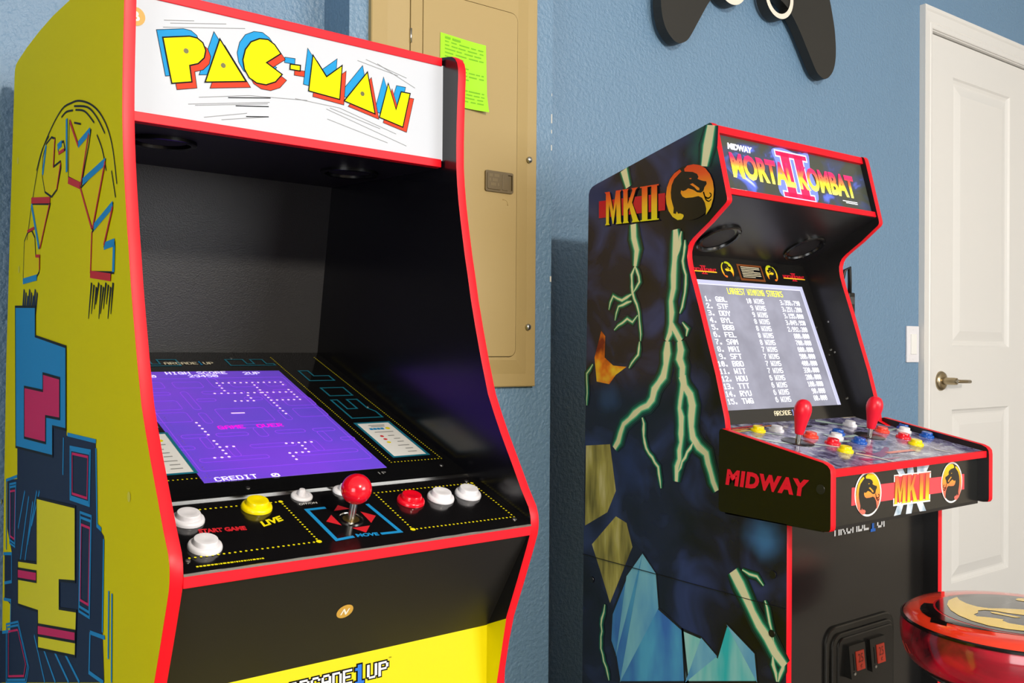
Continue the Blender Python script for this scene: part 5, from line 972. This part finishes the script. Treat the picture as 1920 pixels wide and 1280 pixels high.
# lower front, maker's name, coin door ---------------------------------------------------
lowp = mboard('lower_front_panel', (.9715, .02), (.9715, .96), .010, add_bump(mat('black_lower_gloss', (22, 21, 20), .2, spec=.9), 500, .03, .0003))
LF = Frame((-XM, .9715-.942, 0), (1, 0, 0), (0, 0, 1), (0, -1, 0))
maker(LF, 1.4500, 1.6220, .8220, .0280, lowp, outline=False)
CB = mat('black_coin_door', (28, 27, 24), .25)
coin = prism('coin_door', rrect(1.4200, 1.6360, .380, .6645, .030, 8), LF, -.002, .005, CB, mk, bv=.003)
prism('coin_door_ridge', rrect(1.4330, 1.6290, .392, .6520, .024, 8), LF, .004, .009, CB, coin, bv=.003)
prism('coin_door_field', rrect(1.4470, 1.6240, .405, .6440, .016, 8), LF, .006, .0115, CB, coin, bv=.003)
RI = mat('red_coin_reject', (226, 66, 40), .3); RID = mat('dark_red_print', (120, 30, 16), .4)
for x0 in (1.4680, 1.5330):
    SLF = Frame(LF.p(x0, .572, .0240), (1, 0, 0), LF.p(x0, .6290, .0180)-LF.p(x0, .572, .0240), (0, -1, -.1))
    holed('coin_mechanism', rrect(.001, .050, 0, .0575, .0012, 2), rrect(.0095, .0120, .014, .043, .0004, 2), SLF, -.0135, 0, -.009, CB, coin)
    ins = prism('reject_button', [(.0190, .0125), (.0430, .0125), (.0430, .0455), (.0190, .0455)], SLF, -.002, .0016, RI, coin)
    ins.name = 'reject_button'
    text('price_lettering', '25', SLF, (.0235, .0260), (.0385, .0260), RID, coin, hgt=.0150, h=.0020); text('price_lettering', '\u00a2', SLF, (.0280, .0150), (.0340, .0150), RID, coin, hgt=.0085, h=.0020)
    lathe('coin_bolt', [(.003, 0), (.0028, .0014), (.001, .002)], SLF.p(.0115, .0085, .0002), SLF.n, STEEL, coin, 10)
box('rear_panel', M0, M1, 1.418-.942, 1.430-.942, .02, 1.468, BLACK, mk)
box('base_panel', M0, M1, .985-.942, 1.418-.942, 0, .016, BLACK, mk)

# ------------------------------------------------------------------ bar stool in front of it
ST = tag(empty('bar_stool', (1.53, .695, 0)), 'round bar stool with glossy red printed seat and chrome post before the black cabinet', 'stool')
SEATS = mat('red_printed_vinyl', (200, 16, 50), .12, coat=.6)
noise_color(SEATS, 9, [(.30, (30, 14, 24)), (.42, (150, 18, 40)), (.52, (214, 14, 52)), (.60, (226, 24, 44)), (.70, (170, 16, 110)), (.80, (120, 70, 20))], 5, .8, stretch=(1, 1, .8))
SEATT = mat('orange_red_vinyl', (240, 62, 34), .1, coat=.6)
rs, zt = .1720, .7350
side = [(.135, .648), (.150, .650), (.160, .657), (.166, .668), (.1705, .684), (.172, .700), (.1715, .712), (.168, .7225)]
lathe('seat_side', side, (0, 0, 0), (0, 0, 1), SEATS, ST, 64)
topp = [(.168, .7225), (.164, .7285), (.157, .7325), (.140, .7348), (.100, .7362), (.050, .7372), (.001, .7376)]
seat = lathe('seat_top', topp, (0, 0, 0), (0, 0, 1), SEATT, ST, 64)
zat = lambda r: next((a[1]+(b[1]-a[1])*(a[0]-r)/(a[0]-b[0]) for a, b in zip(topp, topp[1:]) if b[0] <= r <= a[0]), .7376)
lathe('seat_piping', [(.1690, .7190), (.1712, .7205), (.1712, .7235), (.1685, .7250), (.166, .7240)], (0, 0, 0), (0, 0, 1), mat('black_piping', (16, 12, 12), .15), ST, 64)
def seat_print(name, poly, m, h):
    """print that follows the domed seat: small triangles of the outline, lifted onto the dome"""
    bm = bmesh.new(); vs = [bm.verts.new((x, y, 0)) for x, y in poly]; bm.faces.new(vs); bmesh.ops.triangulate(bm, faces=bm.faces[:])
    for _ in range(2): bmesh.ops.subdivide_edges(bm, edges=[e for e in bm.edges if e.calc_length() > .012], cuts=1, use_grid_fill=True)
    bmesh.ops.triangulate(bm, faces=bm.faces[:])
    for v in bm.verts: v.co.z = zat(min(.167, v.co.to_2d().length))+h
    bmesh.ops.recalc_face_normals(bm, faces=bm.faces[:])
    me = bpy.data.meshes.new(name); bm.to_mesh(me); bm.free(); me.materials.append(m); o = bpy.data.objects.new(name, me); COL.objects.link(o); o.parent = seat; return o
YLS = mat('yellow_seat_print', (246, 206, 20), .1, coat=.6); BKS = mat('black_seat_print', (20, 14, 14), .1, coat=.6); RDS = mat('red_seat_line', (206, 20, 34), .1, coat=.6)
pol = lambda r, a: (r*math.cos(math.radians(a)), r*math.sin(math.radians(a)))
seat_print('red_ring_print', [pol(.1215, 6*i) for i in range(60)], RDS, .0005)
seat_print('black_disc_print', [pol(.118, 6*i) for i in range(60)], BKS, .0009)
arc = [pol(.1215, a) for a in range(115, 236, 6)]+[pol(.135+.012*math.sin(math.radians((a-115)*3)), a) for a in range(235, 114, -8)]
seat_print('black_crescent_print', arc, BKS, .0006)
seat_print('black_hook_print', [pol(.126, 150), pol(.142, 148), pol(.158, 156), pol(.152, 166), pol(.140, 162), pol(.128, 170)], BKS, .0007)
seat_print('black_hook_print', [pol(.128, 226), pol(.140, 236), pol(.152, 252), pol(.160, 256), pol(.147, 240), pol(.135, 226)], BKS, .0007)
polys, wh, ring = emblem([(0, .100), (0, -.100), (-.100, 0), (.100, 0)])
for p in polys[:3]: seat_print('dragon_emblem', [(x*math.cos(2.3)-y*math.sin(2.3), x*math.sin(2.3)+y*math.cos(2.3)) for x, y in p], YLS, .0013)
lathe('seat_pan', [(.001, .640), (.120, .640), (.148, .646), (.150, .652), (.001, .652)], (0, 0, 0), (0, 0, 1), BLACK, ST, 48)
lathe('chrome_cup', [(.030, .560), (.034, .575), (.060, .598), (.105, .620), (.132, .634), (.134, .641), (.001, .642)], (0, 0, 0), (0, 0, 1), CHROME, ST, 48)
lathe('post', [(.027, .03), (.027, .57)], (0, 0, 0), (0, 0, 1), CHROME, ST, 32)
lathe('base', [(.205, 0), (.205, .006), (.190, .014), (.09, .026), (.035, .045), (.028, .06)], (0, 0, 0), (0, 0, 1), CHROME, ST, 56)
n = 40; v, f = [], []
for i in range(n):
    t = 2*math.pi*i/n
    for k in range(10): s = 2*math.pi*k/10; v.append(((.15+.011*math.cos(s))*math.cos(t), (.15+.011*math.cos(s))*math.sin(t), .25+.011*math.sin(s)))
for i in range(n):
    for k in range(10): f.append((i*10+k, ((i+1) % n)*10+k, ((i+1) % n)*10+(k+1) % 10, i*10+(k+1) % 10))
obj('foot_ring', v, f, CHROME, ST, smooth=True)
for a in (0, 180): tube('foot_bar', [(.02*math.cos(math.radians(a)), 0, .25), (.15*math.cos(math.radians(a)), 0, .25)], .009, CHROME, ST)
